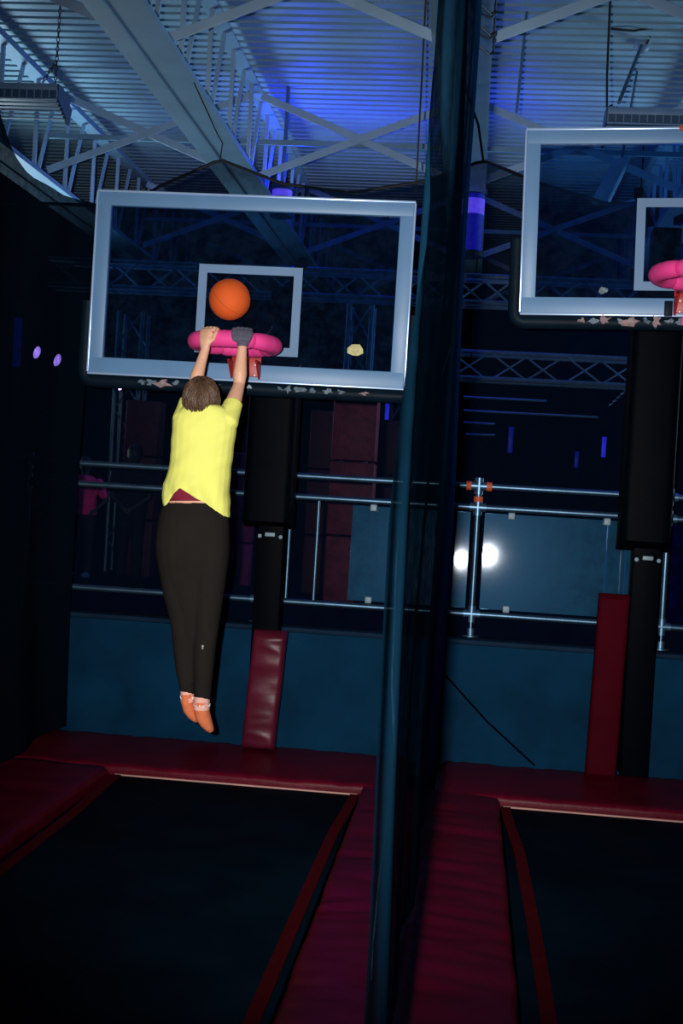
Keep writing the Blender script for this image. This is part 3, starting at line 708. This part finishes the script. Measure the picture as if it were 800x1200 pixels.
bt = [(-4.4, at(96, 240, BY).z), (-2.6, at(96, 240, BY).z), (at(185, 219, BY).x, at(185, 219, BY).z), (at(258, 187, BY).x, at(258, 187, BY).z), (at(330, 215, BY).x, at(330, 215, BY).z), (at(410, 226, BY).x, at(410, 226, BY).z),
      (at(500, 212, BY).x, at(500, 212, BY).z), (at(566, 188, BY).x, at(566, 188, BY).z), (at(630, 214, BY).x, at(630, 214, BY).z), (at(715, 240, BY).x, at(715, 240, BY).z), (at(800, 235, BY).x, at(800, 235, BY).z), (3.4, at(860, 190, BY).z)]
def back_top(x):
    for (x0, z0), (x1, z1) in zip(bt, bt[1:]):
        if x <= x1:
            f = max(0, (x - x0) / (x1 - x0)); return z0 + (z1 - z0) * f
    return bt[-1][1]
def backf(u, v):
    x = -4.4 + 7.8 * u; z0 = H - .93; z = z0 + (back_top(x) - z0) * v
    return (x, BY + .03 * math.sin(x * 5 + z), z)
sheet('back_net', 'net_back', backf, 120, 10, 'dark netting stretched behind both hoops with a scalloped top')
MB().tube([(x, BY, back_top(x)) for x in (-4.4 + 7.8 * i / 120 for i in range(121))], .012, 6).build('net_cable', 'cable_black', None, 'black cable along the scalloped top of the back net', 'cable')
p = Vector((bt[3][0], BY, bt[3][1]))
MB().tube([p, p + Vector((.01, 0, .12)), p + Vector((-.03, .0, .18)), Vector((TX[1] + .18, BY, BOTZ + .01))], .005, 6).build('net_hanger', 'cable_black', None, 'thin wire holding up the peak of the back net', 'wire')
p = Vector((bt[7][0], BY, bt[7][1]))
MB().tube([p, p + Vector((-.05, 0, .25)), Vector((TX[2] + .02, BY, BOTZ + .01))], .010, 6).build('net_hanger', 'cable_black', None, 'wire tying the back net to the truss beside the lane net', 'wire')
# ropes that lace the lane net to its truss
for k in range(6):
    yy = 7.15 + k * .17; x1 = TX[2] + .195
    MB().tube([(DC - .02, yy, BOTZ - .006), (x1 - .02, yy + .10 + .12 * (k % 2), BOTZ - .006), (x1 + .006, yy + .12 + .12 * (k % 2), BOTZ + .03), (x1 + .006, yy + .14, BOTZ + .075)], .007, 6).build('lacing_rope', 'cable_black', None, 'black rope wrapped over the truss beam above the lane net', 'rope', 'ropes lacing the lane net')

# ------------------------------------------------------------------ basketball
bc = at(269, 351, 6.86); br = .1145
t = thing('basketball', 'orange basketball in mid air above the pink rim', 'ball', bc - Vector((0, 0, br)))
MB().ball(bc, br, br, br, 40, 24).build('cover', 'ball_orange', t)
RB = Matrix.Rotation(.5, 3, 'X') @ Matrix.Rotation(.7, 3, 'Y')
for ax in range(3):
    f = [lambda q: Vector((math.cos(q), math.sin(q), 0)), lambda q: Vector((math.cos(q), 0, math.sin(q))), lambda q: Vector((.72 * math.cos(q) , .55 + .45 * math.cos(q) ** 2 - .35 , math.sin(q)))][ax]
    MB().tube([bc + (RB @ f(2 * PI * i / 60).normalized()) * (br - .0010) for i in range(60)], .0020, 6, closed=True).build('seam', 'ball_seam', t)

# ------------------------------------------------------------------ people
def remesh(mb, name, voxel, smooth=6, fn=None):
    me = mb.mesh(name, Vector((0, 0, 0)), False)
    o = bpy.data.objects.new(name + '_tmp', me); C.objects.link(o)
    r = o.modifiers.new('r', 'REMESH'); r.mode = 'VOXEL'; r.voxel_size = voxel
    s = o.modifiers.new('s', 'SMOOTH'); s.factor = .5; s.iterations = smooth
    dg = bpy.context.evaluated_depsgraph_get(); ev = o.evaluated_get(dg)
    out = bpy.data.meshes.new_from_object(ev)
    bpy.data.objects.remove(o); bpy.data.meshes.remove(me)
    if fn:
        bm = bmesh.new(); bm.from_mesh(out); bm.normal_update(); fn(bm); bm.to_mesh(out); bm.free()
    out.polygons.foreach_set('use_smooth', [True] * len(out.polygons))
    return out
def place(me, name, m, parent):
    off = ORG[parent]; me.name = name
    me.transform(Matrix.Translation(-off)); me.materials.clear(); me.materials.append(MATS[m])
    o = bpy.data.objects.new(name, me); C.objects.link(o); o.parent = parent; ORG[o] = off
    return o
def ring(c, rx, ry, u=XV, v=YV, n=20, p=2.0):
    out = []
    for j in range(n):
        q = 2 * PI * j / n; a, b = math.cos(q), math.sin(q)
        k = (abs(a) ** p + abs(b) ** p) ** (-1 / p)
        out.append(Vector(c) + u * rx * a * k + v * ry * b * k)
    return out
def limb(mb, pts, n=14):
    """pts: (point, radius) tapered limb with rounded ends"""
    P = [Vector(p) for p, r in pts]; R_ = [r for p, r in pts]
    d0 = (P[0] - P[1]).normalized(); d1 = (P[-1] - P[-2]).normalized()
    P = [P[0] + d0 * R_[0] * .8, P[0] + d0 * R_[0] * .5] + P + [P[-1] + d1 * R_[-1] * .5, P[-1] + d1 * R_[-1] * .8]
    R_ = [R_[0] * .5, R_[0] * .85] + R_ + [R_[-1] * .85, R_[-1] * .5]
    mb.tube(P, R_, n)
S = 6.5 / F                                   # metres per photo pixel at the jumper
JY = 6.42
jt = thing('person', 'person in yellow t-shirt and dark trousers hanging from pink rim', 'person', at(240, 858, 6.5))
px = lambda a, b, Y: at(a, b, Y)
# joints
shR, elR, wrR = px(267, 491, 6.42), px(280, 451, 6.56), px(284, 405, 6.585)
shL, elL, wrL = px(215, 489, 6.42), px(228, 450, 6.56), px(240.5, 409, 6.60)
hd = px(236, 470, 6.43)
body = MB()
limb(body, [(shR, .046), (shR.lerp(elR, .5), .043), (elR, .031), (elR.lerp(wrR, .28), .038), (elR.lerp(wrR, .6), .031), (wrR, .024)])
limb(body, [(shL, .046), (shL.lerp(elL, .5), .043), (elL, .033), (elL.lerp(wrL, .28), .036), (elL.lerp(wrL, .6), .029), (wrL, .0235)])
# torso and legs under the clothes
def stack(rows, Yf, ry, n=24, p=2.2, grow=0.0):
    out = []
    for (yy, l, r) in rows:
        Y = Yf(yy); a = at(l, yy, Y); b = at(r, yy, Y); c = (a + b) / 2; hw = (b - a).length / 2 + grow
        out.append(ring(c, hw, ry(yy) + grow, (b - a).normalized(), YV, n, p))
    return out
shirt_rows = [(476, 218, 258), (480, 212, 266), (486, 206, 272), (494, 202.5, 276), (505, 202, 276.5), (520, 201.5, 274), (540, 200.5, 271.5), (555, 197.5, 270), (567, 192.5, 269), (580, 192.5, 268), (592, 194, 267.5), (612, 196, 267)]
pants_rows = [(584, 197, 262), (592, 191.5, 265), (604, 187.5, 267), (620, 184.5, 268), (638, 183, 268.5), (655, 184.5, 267.5), (668, 187, 266), (690, 196, 257), (720, 207, 249), (760, 213, 242), (800, 221, 236)]
Yt = lambda yy: 6.42 + (0.03 * math.sin((yy - 480) / 130 * PI) if yy < 610 else .07 * max(0, (yy - 655) / 160))
ryt = lambda yy: .075 + .04 * min(1, max(0, (yy - 474) / 30)) + .018 * min(1, max(0, (yy - 555) / 30))
ryp = lambda yy: .105 + .018 * math.sin(max(0, min(1, (yy - 584) / 90)) * PI) - .085 * max(0, min(1, (yy - 655) / 130))
body.loft(stack(shirt_rows, Yt, lambda yy: .075 + .04 * min(1, max(0, (yy - 474) / 30)) - .006 * (yy > 570), grow=-.014))
body.loft(stack(pants_rows, Yt, ryp, grow=-.012))
legR = [((247, 655), 20.5), ((244, 690), 18.6), ((242.7, 715), 16.4), ((241, 738), 14.1), ((239.5, 758), 13.1), ((238.2, 785), 11.4), ((237.6, 805), 10.0), ((237, 822), 9.3)]
legL = [((205, 655), 21.0), ((209, 690), 18.6), ((213.3, 715), 16.4), ((215, 738), 14.1), ((216, 758), 13.1), ((217.8, 785), 11.3), ((219, 803), 9.0), ((219.5, 813), 7.8)]
def leg_pts(tab, dy, grow=0):
    return [(at(x, y, 6.42 + dy + .07 * ((y - 655) / 160)), r * S + grow) for (x, y), r in tab]
for tab, dy in ((legR, -.01), (legL, .015)):
    limb(body, leg_pts(tab, dy, -.012))
footR = [((236.5, 822), 8.4, 8.4), ((236, 831), 8.8, 10), ((238, 840), 8.6, 9), ((242, 848), 7.0, 7.5), ((246, 854), 4.6, 5.5), ((248.5, 857.5), 2.4, 3)]
footL = [((219.5, 813), 7.2, 8), ((219.5, 822), 7.0, 9.4), ((222, 831), 7.2, 8.5), ((226, 838), 6.0, 7), ((230, 843), 4.0, 5), ((232, 845.5), 2.2, 3)]
def foot_rings(tab, Y0, grow):
    out = []
    for i, ((x, y), a, b) in enumerate(tab):
        p0 = tab[max(0, i - 1)][0]; p1 = tab[min(len(tab) - 1, i + 1)][0]
        d = (at(*p1, Y0) - at(*p0, Y0)).normalized(); u = d.cross(YV).normalized()
        out.append(ring(at(x, y, Y0 + .012 * i), a * S + grow, b * S * 1.25 + grow, u, YV, 18, 2.2))
    return out
body.loft(foot_rings(footR, 6.485, -.004)); body.loft(foot_rings(footL, 6.51, -.004))
# neck, head, face turned up towards the rim (face away from the camera)
limb(body, [(px(237, 500, 6.41), .050), (px(236, 482, 6.43), .048)])
tilt = Matrix.Rotation(math.radians(14), 3, 'X')
HP = lambda a, b, c: hd + (tilt @ Vector((a, b, c)))          # head space: +Y face, +Z crown
def hball(mb, c, r, u=18, v=12):
    tmp = MB().ball((0, 0, 0), *r, u, v)
    mb.add([HP(*(Vector(c) + p)) for p in tmp.v], tmp.f)
hball(body, (0, -.005, .012), (.074, .092, .098)); hball(body, (0, .035, -.045), (.055, .060, .065))
hball(body, (0, .098, -.022), (.013, .020, .022)); hball(body, (0, .085, .0), (.010, .016, .03))
hball(body, (0, .072, -.062), (.026, .022, .012)); hball(body, (0, .066, -.092), (.026, .024, .018))
for s in (-1, 1):
    hball(body, (s * .079, .008, -.012), (.011, .022, .033))
    hball(body, (s * .042, .062, -.03), (.024, .022, .024))
# hands: palm on the near side of the foam, four fingers over the top, thumb beside
RC, R0, TR = rcL, .216, .047
def hand(mb, wrist, cx, thumb, grow=0.0, fl=1.0):
    ang0 = math.asin(max(-1, min(1, (cx - RC.x) / R0)))
    fingers = [(-.030, .0092, 1.0), (-.010, .0098, 1.08), (.010, .0096, 1.03), (.029, .0084, .85)]
    def frame(off):
        a = ang0 + off / R0
        n_ = Vector((math.sin(a), -math.cos(a), 0)); c = RC + n_ * R0
        return c, n_
    c0, n0 = frame(0)
    kn = c0 + n0 * (TR * .62 + .014) + ZV * (TR * .72 + .012)
    mid_ = (wrist + kn) / 2 - YV * .012
    tdir = Vector((math.cos(ang0), math.sin(ang0), 0))
    d = (kn - wrist).normalized()
    rr = []
    for f, hw, ht in ((-.06, .024, .021), (.12, .028, .019), (.45, .037, .0175), (.8, .042, .016), (1.0, .040, .013)):
        c = wrist.lerp(kn, f) - n0 * (-.010 * math.sin(max(0, f) * PI))
        rr.append(ring(c, hw + grow, ht + grow, tdir, n0, 18, 2.6))
    mb.loft(rr)
    for off, r, ln in fingers:
        o_ = off * (-thumb)
        cc, nn = frame(o_)
        pts = []
        amax = 205 * ln * fl
        for k, a in enumerate((42, 62, 85, 110, 135, 160, 185, 205)):
            if a > amax: break
            q = math.radians(a); rad = TR + r * .9 + (.004 if k in (1, 4) else 0)
            pts.append((cc + nn * math.cos(q) * rad + ZV * math.sin(q) * rad, (r + grow) * (1.08 if k in (1, 4) else 1.0 - .03 * k)))
        limb(mb, pts, 10)
    b0 = wrist.lerp(kn, .30) + tdir * thumb * .024 + n0 * .004
    cc, nn = frame(thumb * .050)
    q1, q2 = math.radians(22), math.radians(60)
    limb(mb, [(b0, .0125 + grow), (b0.lerp(cc + nn * (TR + .012), .6) + tdir * thumb * .006, .0115 + grow), (cc + nn * math.cos(q1) * (TR + .009) + ZV * math.sin(q1) * (TR + .009), .0105 + grow),
              (cc + nn * math.cos(q2) * (TR + .008) + ZV * math.sin(q2) * (TR + .008), .0092 + grow)], 10)
xL = at(245.5, 398, 6.62).x; xR = at(283, 398, 6.62).x
hand(body, wrL, xL, 1)
hand(body, wrR, xR, -1)
place(remesh(body, 'body', .0045, 4), 'body', 'skin', jt)
gl = MB(); hand(gl, wrR, xR, -1, .0035, .72)
cufd = (wrR - elR).normalized()
gl.tube([wrR - cufd * .004, wrR + cufd * .02], [.0285, .030], 16)
place(remesh(gl, 'glove', .004, 3), 'glove', 'glove', jt)
for s in (-1, 1):
    m = MB(); hball(m, (s * .030, .079, .010), (.011, .008, .007), 12, 8); e = m.build('eye', 'eye_white', jt)
    m = MB(); hball(m, (s * .030, .085, .010), (.005, .003, .005), 10, 6); m.build('iris', 'eye_dark', e)
m = MB(); hball(m, (0, .091, -.060), (.020, .006, .006), 14, 8); m.build('lips', 'lip', jt)
# hair: thick short bob, ridged into strands from the crown
m = MB(); NU, NV = 96, 40
crown = Vector((.005, -.03, 1)).normalized()
vsx, fsx = [], []
for i in range(NV + 1):
    f = i / NV
    for j in range(NU):
        q = 2 * PI * j / NU                                  # 0 = right ear, 90deg = face
        front = max(0, math.sin(q))
        maxang = math.radians(142 - 92 * front ** 1.5 + 4 * noise.noise(Vector((math.cos(q) * 6, math.sin(q) * 6, 3))))
        a = .03 + (maxang - .03) * f
        d = Vector((math.sin(a) * math.cos(q), math.sin(a) * math.sin(q), math.cos(a)))
        st = noise.noise(Vector((math.cos(q) * 9, math.sin(q) * 9, f * 1.6 + 5))) * .010 + noise.noise(Vector((math.cos(q) * 24, math.sin(q) * 24, f * 3))) * .005
        rr = Vector((.090, .106, .112))
        k = 1 + st / .1 * (0.3 + .7 * f) + .04 * math.sin(f * PI)
        p = Vector((d.x * rr.x * k, -.006 + d.y * rr.y * k, .010 + d.z * rr.z * k))
        if f > .7: p.x *= 1 + .12 * (f - .7) / .3; p.y *= 1 + .10 * (f - .7) / .3
        vsx.append(HP(*p))
for i in range(NV):
    for j in range(NU):
        fsx.append((i * NU + j, i * NU + (j + 1) % NU, (i + 1) * NU + (j + 1) % NU, (i + 1) * NU + j))
fsx.append(tuple(range(NU))); m.add(vsx, fsx)
hair = m.build('hair', 'hair', jt)
m = MB(); rh = random.Random(4)
for k in range(420):                                         # loose locks lying over the shell
    q = rh.random() * 2 * PI; front = max(0, math.sin(q)); amax = math.radians(148 - 96 * front ** 1.5)
    a0 = rh.random() * amax * .6; a1 = min(amax + .05, a0 + .5 + rh.random() * .6); pts = []
    for i in range(6):
        a = a0 + (a1 - a0) * i / 5; qq = q + .12 * math.sin(i + k) * (i / 5)
        lift = 1.03 + .05 * math.sin(PI * i / 5) + .02 * rh.random()
        pts.append(HP(math.sin(a) * math.cos(qq) * .090 * lift, -.006 + math.sin(a) * math.sin(qq) * .106 * lift, .010 + math.cos(a) * .112 * lift))
    m.tube(pts, [.0012, .0024, .0028, .0026, .0020, .0007], 4)
m.build('hair_locks', 'hair', hair, kind='stuff')
# t-shirt
inv = RM.transposed()
def photo(p):
    d = inv @ (p - Vector((0, 0, H))); return 400 + F * d.x / -d.z, 600 - F * d.y / -d.z
sh = MB(); sh.loft(stack(shirt_rows, Yt, ryt, grow=.0))
limb(sh, [(px(254, 505, 6.42), .058), (shR + Vector((0, 0, -.008)), .060), (shR.lerp(elR, .42), .0475), (shR.lerp(elR, .62), .045)])
limb(sh, [(px(222, 505, 6.42), .055), (shL + Vector((0, 0, -.008)), .058), (shL.lerp(elL, .42), .047), (shL.lerp(elL, .62), .045)])
limb(sh, [(px(222, 489, 6.40), .050), (px(252, 491, 6.40), .050)])
HEM = [(186, 593), (194, 593), (197, 590), (203, 580), (210, 572.5), (219, 578), (229, 584.5), (240, 590), (252, 599), (262, 605.5), (270, 607)]
def hem(x):
    for (x0, y0), (x1, y1) in zip(HEM, HEM[1:]):
        if x <= x1: return y0 + (y1 - y0) * max(0, (x - x0) / (x1 - x0))
    return HEM[-1][1]
HX = lambda x: hem(x)
def cut_shirt(bm):
    dR, dL = (elR - shR).normalized(), (elL - shL).normalized()
    for v in bm.verts:
        p = v.co; x, y = photo(p)
        k = .0045 * noise.noise(Vector((p.x * 9 + p.z * 6, p.y * 5, p.z * 7))) + .0035 * noise.noise(Vector((p.x * 16 - p.z * 18, p.y * 8, p.z * 8 + 9)))
        if y > 555: k += .006 * math.sin(p.x * 60 + p.z * 25) * min(1, (y - 555) / 30)
        v.co = p + v.normal * k
    kill = []
    for v in bm.verts:
        p = v.co; x, y = photo(p)
        near = p.y < JY + .02
        if y > (hem(x) if near or x > 232 else 596): kill.append(v); continue
        if (p - shR).dot(dR) > (elR - shR).length * .46 and p.x > shR.x - .06 and y < 492: kill.append(v); continue
        if (p - shL).dot(dL) > (elL - shL).length * .46 and p.x < shL.x + .06 and y < 492: kill.append(v); continue
        if (p - px(237, 484, 6.425)).length < .056: kill.append(v)
    bmesh.ops.delete(bm, geom=kill, context='VERTS')
    for _ in range(4):                                       # soften the cut edges
        new = {}
        for v in bm.verts:
            if v.is_boundary:
                nb = [e.other_vert(v) for e in v.link_edges if e.is_boundary]
                if len(nb) == 2: new[v] = v.co * .5 + (nb[0].co + nb[1].co) * .25
        for v, c in new.items(): v.co = c
so = place(remesh(sh, 'shirt', .005, 8, cut_shirt), 'shirt', 'shirt', jt)
md = so.modifiers.new('thickness', 'SOLIDIFY'); md.thickness = .003; md.offset = 1
un = MB(); un.loft(stack([r for r in shirt_rows if 548 < r[0] < 600][:-1] + [(587, 197, 264)], Yt, ryt, grow=-.007))
place(remesh(un, 'undershirt', .006, 3), 'undershirt', 'undershirt', jt)
# trousers
pn = MB(); pn.loft(stack(pants_rows, Yt, ryp))
for tab, dy in ((legR, -.01), (legL, .015)): limb(pn, leg_pts(tab, dy, 0.0), 20)
def cut_pants(bm):
    kill = []
    for v in bm.verts:
        p = v.co; x, y = photo(p)
        k = .0025 * noise.noise(Vector((p.x * 12, p.y * 9, p.z * 8))); v.co = p + v.normal * k
        lim = 810 + (x - 212) * .25 if x < 227.6 else 817 + (x - 228) * .18
        if y > lim or y < 589: kill.append(v)
    bmesh.ops.delete(bm, geom=kill, context='VERTS')
    for _ in range(3):
        new = {}
        for v in bm.verts:
            if v.is_boundary:
                nb = [e.other_vert(v) for e in v.link_edges if e.is_boundary]
                if len(nb) == 2: new[v] = v.co * .5 + (nb[0].co + nb[1].co) * .25
        for v, c in new.items(): v.co = c
tr = place(remesh(pn, 'trousers', .005, 12, cut_pants), 'trousers', 'pants', jt)
md = tr.modifiers.new('thickness', 'SOLIDIFY'); md.thickness = .003; md.offset = 1
q = at(238, 757, 6.40)
q.y = min((v.co + ORG[tr]).y for v in tr.data.vertices if abs((v.co + ORG[tr]).x - q.x) < .02 and abs((v.co + ORG[tr]).z - q.z) < .02) - .005
mk = MB()
mk.lathe(q + Vector((0, .004, 0)), (0, -1, 0), [(0, .006), (.0045, .006)], 12); mk.lathe(q + Vector((0, .004, -.011)), (0, -1, 0), [(0, .0045), (.0045, .0045)], 12)
mk.build('trouser_mark', 'grey_mark', tr)
# ankle socks with a pale knitted cuff
for tab, Y0 in ((footR, 6.485), (footL, 6.51)):
    sk = MB(); rr = foot_rings(tab, Y0, .0015); sk.loft(rr)
    so_ = place(remesh(sk, 'sock', .004, 3), 'sock', 'sock', jt)
    cf = MB(); (x0, y0), a, b = tab[0]; r3 = []
    for k in range(4):
        f = k / 3; yy = y0 - 6 + 15 * f; i0 = tab[0]; i1 = tab[1]
        xx = i0[0][0] + (i1[0][0] - i0[0][0]) * max(0, (yy - i0[0][1]) / (i1[0][1] - i0[0][1])); hw = i0[1] + (i1[1] - i0[1]) * max(0, f - .3)
        r3.append(ring(at(xx, yy, Y0 + .004), hw * S + .004, hw * S * 1.22 + .004, XV, YV, 24, 2.2))
    cf.loft(r3); cu = cf.build('cuff', 'sock_cuff', so_)
    kn_ = MB()
    for k in range(16):                                       # white knitted pattern round the cuff
        if k % 3 == 2: continue
        q = 2 * PI * k / 16; c = (r3[2][0] + r3[2][12]) / 2
        d = Vector((math.cos(q), math.sin(q) * 1.15, 0)); p = c + d * ((i0[1]) * S + .0050); p.z += .003 * math.sin(k * 2.3)
        kn_.obox(p, d.cross(ZV).normalized(), d.normalized(), ZV, .010, .004, .012, .002)
    kn_.build('knit_pattern', 'white_knit', cu)

# spectators beyond the rail
def spectator(label, base, ht, cols, arm, faceY=-1):
    t = thing('person', label, 'person', base, )
    k = ht / 1.6; P = lambda a, b, c: base + Vector((a * k, b * k, c * k))
    b = MB()
    b.loft([ring(P(0, 0, z), rx * k, ry * k, n=18) for z, rx, ry in ((.76, .14, .095), (.86, .155, .10), (1.0, .13, .085), (1.18, .155, .095), (1.28, .165, .085), (1.33, .11, .07), (1.36, .05, .05))])
    limb(b, [(P(0, 0, 1.33), .045 * k), (P(0, 0, 1.42), .043 * k)])
    b.ball(P(0, 0, 1.49), .072 * k, .088 * k, .105 * k); b.ball(P(0, faceY * .09, 1.475), .012 * k, .018 * k, .018 * k, 8, 6)
    for s in (-1, 1):
        b.ball(P(s * .072, 0, 1.48), .012 * k, .02 * k, .03 * k, 8, 6)
        limb(b, [(P(s * .08, 0, .80), .075 * k), (P(s * .085, 0, .45), .052 * k), (P(s * .09, 0, .08), .035 * k)])
        limb(b, [(P(s * .09, .02, .045), .035 * k), (P(s * .10, faceY * .14, .03), .028 * k)])
        pts = [P(s * x, faceY * y, z) for x, y, z in arm]
        limb(b, [(pts[0], .045 * k), (pts[1], .034 * k), (pts[2], .024 * k)])
        d = (pts[2] - pts[1]).normalized(); e = pts[2] + d * .05 * k; side = d.cross(YV).normalized()
        limb(b, [(pts[2], .024 * k), (e, .030 * k)], 8)
        for f in (-.022, -.007, .008, .022): limb(b, [(e + side * f * k, .009 * k), (e + side * f * 1.1 * k + d * .06 * k, .008 * k)], 6)
        limb(b, [(pts[2] + d * .02 * k, .010 * k), (e + side * -.045 * k + d * .01 * k, .009 * k)], 6)
    place(remesh(b, 'body', .009, 3), 'body', 'skin_shaded', t)
    s_ = MB()
    s_.loft([ring(P(0, 0, z), rx * k, ry * k, n=18) for z, rx, ry in ((.84, .185, .125), (.95, .175, .12), (1.1, .17, .115), (1.28, .185, .105), (1.345, .12, .085), (1.365, .06, .06))])
    for s in (-1, 1):
        p0, p1 = P(s * arm[0][0], faceY * arm[0][1], arm[0][2]), P(s * arm[1][0], faceY * arm[1][1], arm[1][2])
        limb(s_, [(p0, .068 * k), (p0.lerp(p1, .7), .062 * k)])
    place(remesh(s_, 'shirt', .009, 4), 'shirt', cols[0], t)
    p_ = MB(); p_.loft([ring(P(0, 0, z), rx * k, ry * k, n=18) for z, rx, ry in ((.74, .17, .11), (.84, .165, .11), (.9, .15, .10))])
    for s in (-1, 1): limb(p_, [(P(s * .08, 0, .78), .088 * k), (P(s * .085, 0, .45), .066 * k), (P(s * .09, 0, .10), .05 * k)])
    place(remesh(p_, 'trousers', .010, 4), 'trousers', cols[1], t)
    for s in (-1, 1):
        h = MB(); h.ball(P(s * .095, faceY * .06, .045), .05 * k, .125 * k, .045 * k, 14, 8); h.build('shoe', cols[2], t)
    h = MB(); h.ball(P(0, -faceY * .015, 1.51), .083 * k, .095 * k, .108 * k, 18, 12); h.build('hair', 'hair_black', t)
    return t
g = at(98, 590, 12.1); gb = Vector((g.x, 12.1, H - .95))
sp = spectator('person in a magenta t-shirt standing behind the rail', gb, 1.20, ('pink_tee', 'navy_cloth', 'shoe_blue'), [(.19, 0, 1.27), (.29, .0, 1.04), (.20, .10, .92)])
f0 = gb + Vector((-.03, -.095, .70))
MB().tube([f0 + Vector((-.03, .012, -.06)), f0 + Vector((-.02, 0, 0)), f0 + Vector((.0, 0, .03)), f0 + Vector((.03, .004, .035)), f0 + Vector((.04, .006, .02))], [.006, .010, .011, .009, .005], 8).build('shirt_print', 'truss_dim', sp)
g = at(154, 590, 11.9); gb = Vector((g.x, 11.9, H - .95))
spectator('person in dark clothes with hands together beside the magenta t-shirt', gb, 1.34, ('navy_cloth', 'navy_cloth', 'black_vinyl'), [(.19, 0, 1.27), (.22, .06, 1.0), (.06, .16, .87)])
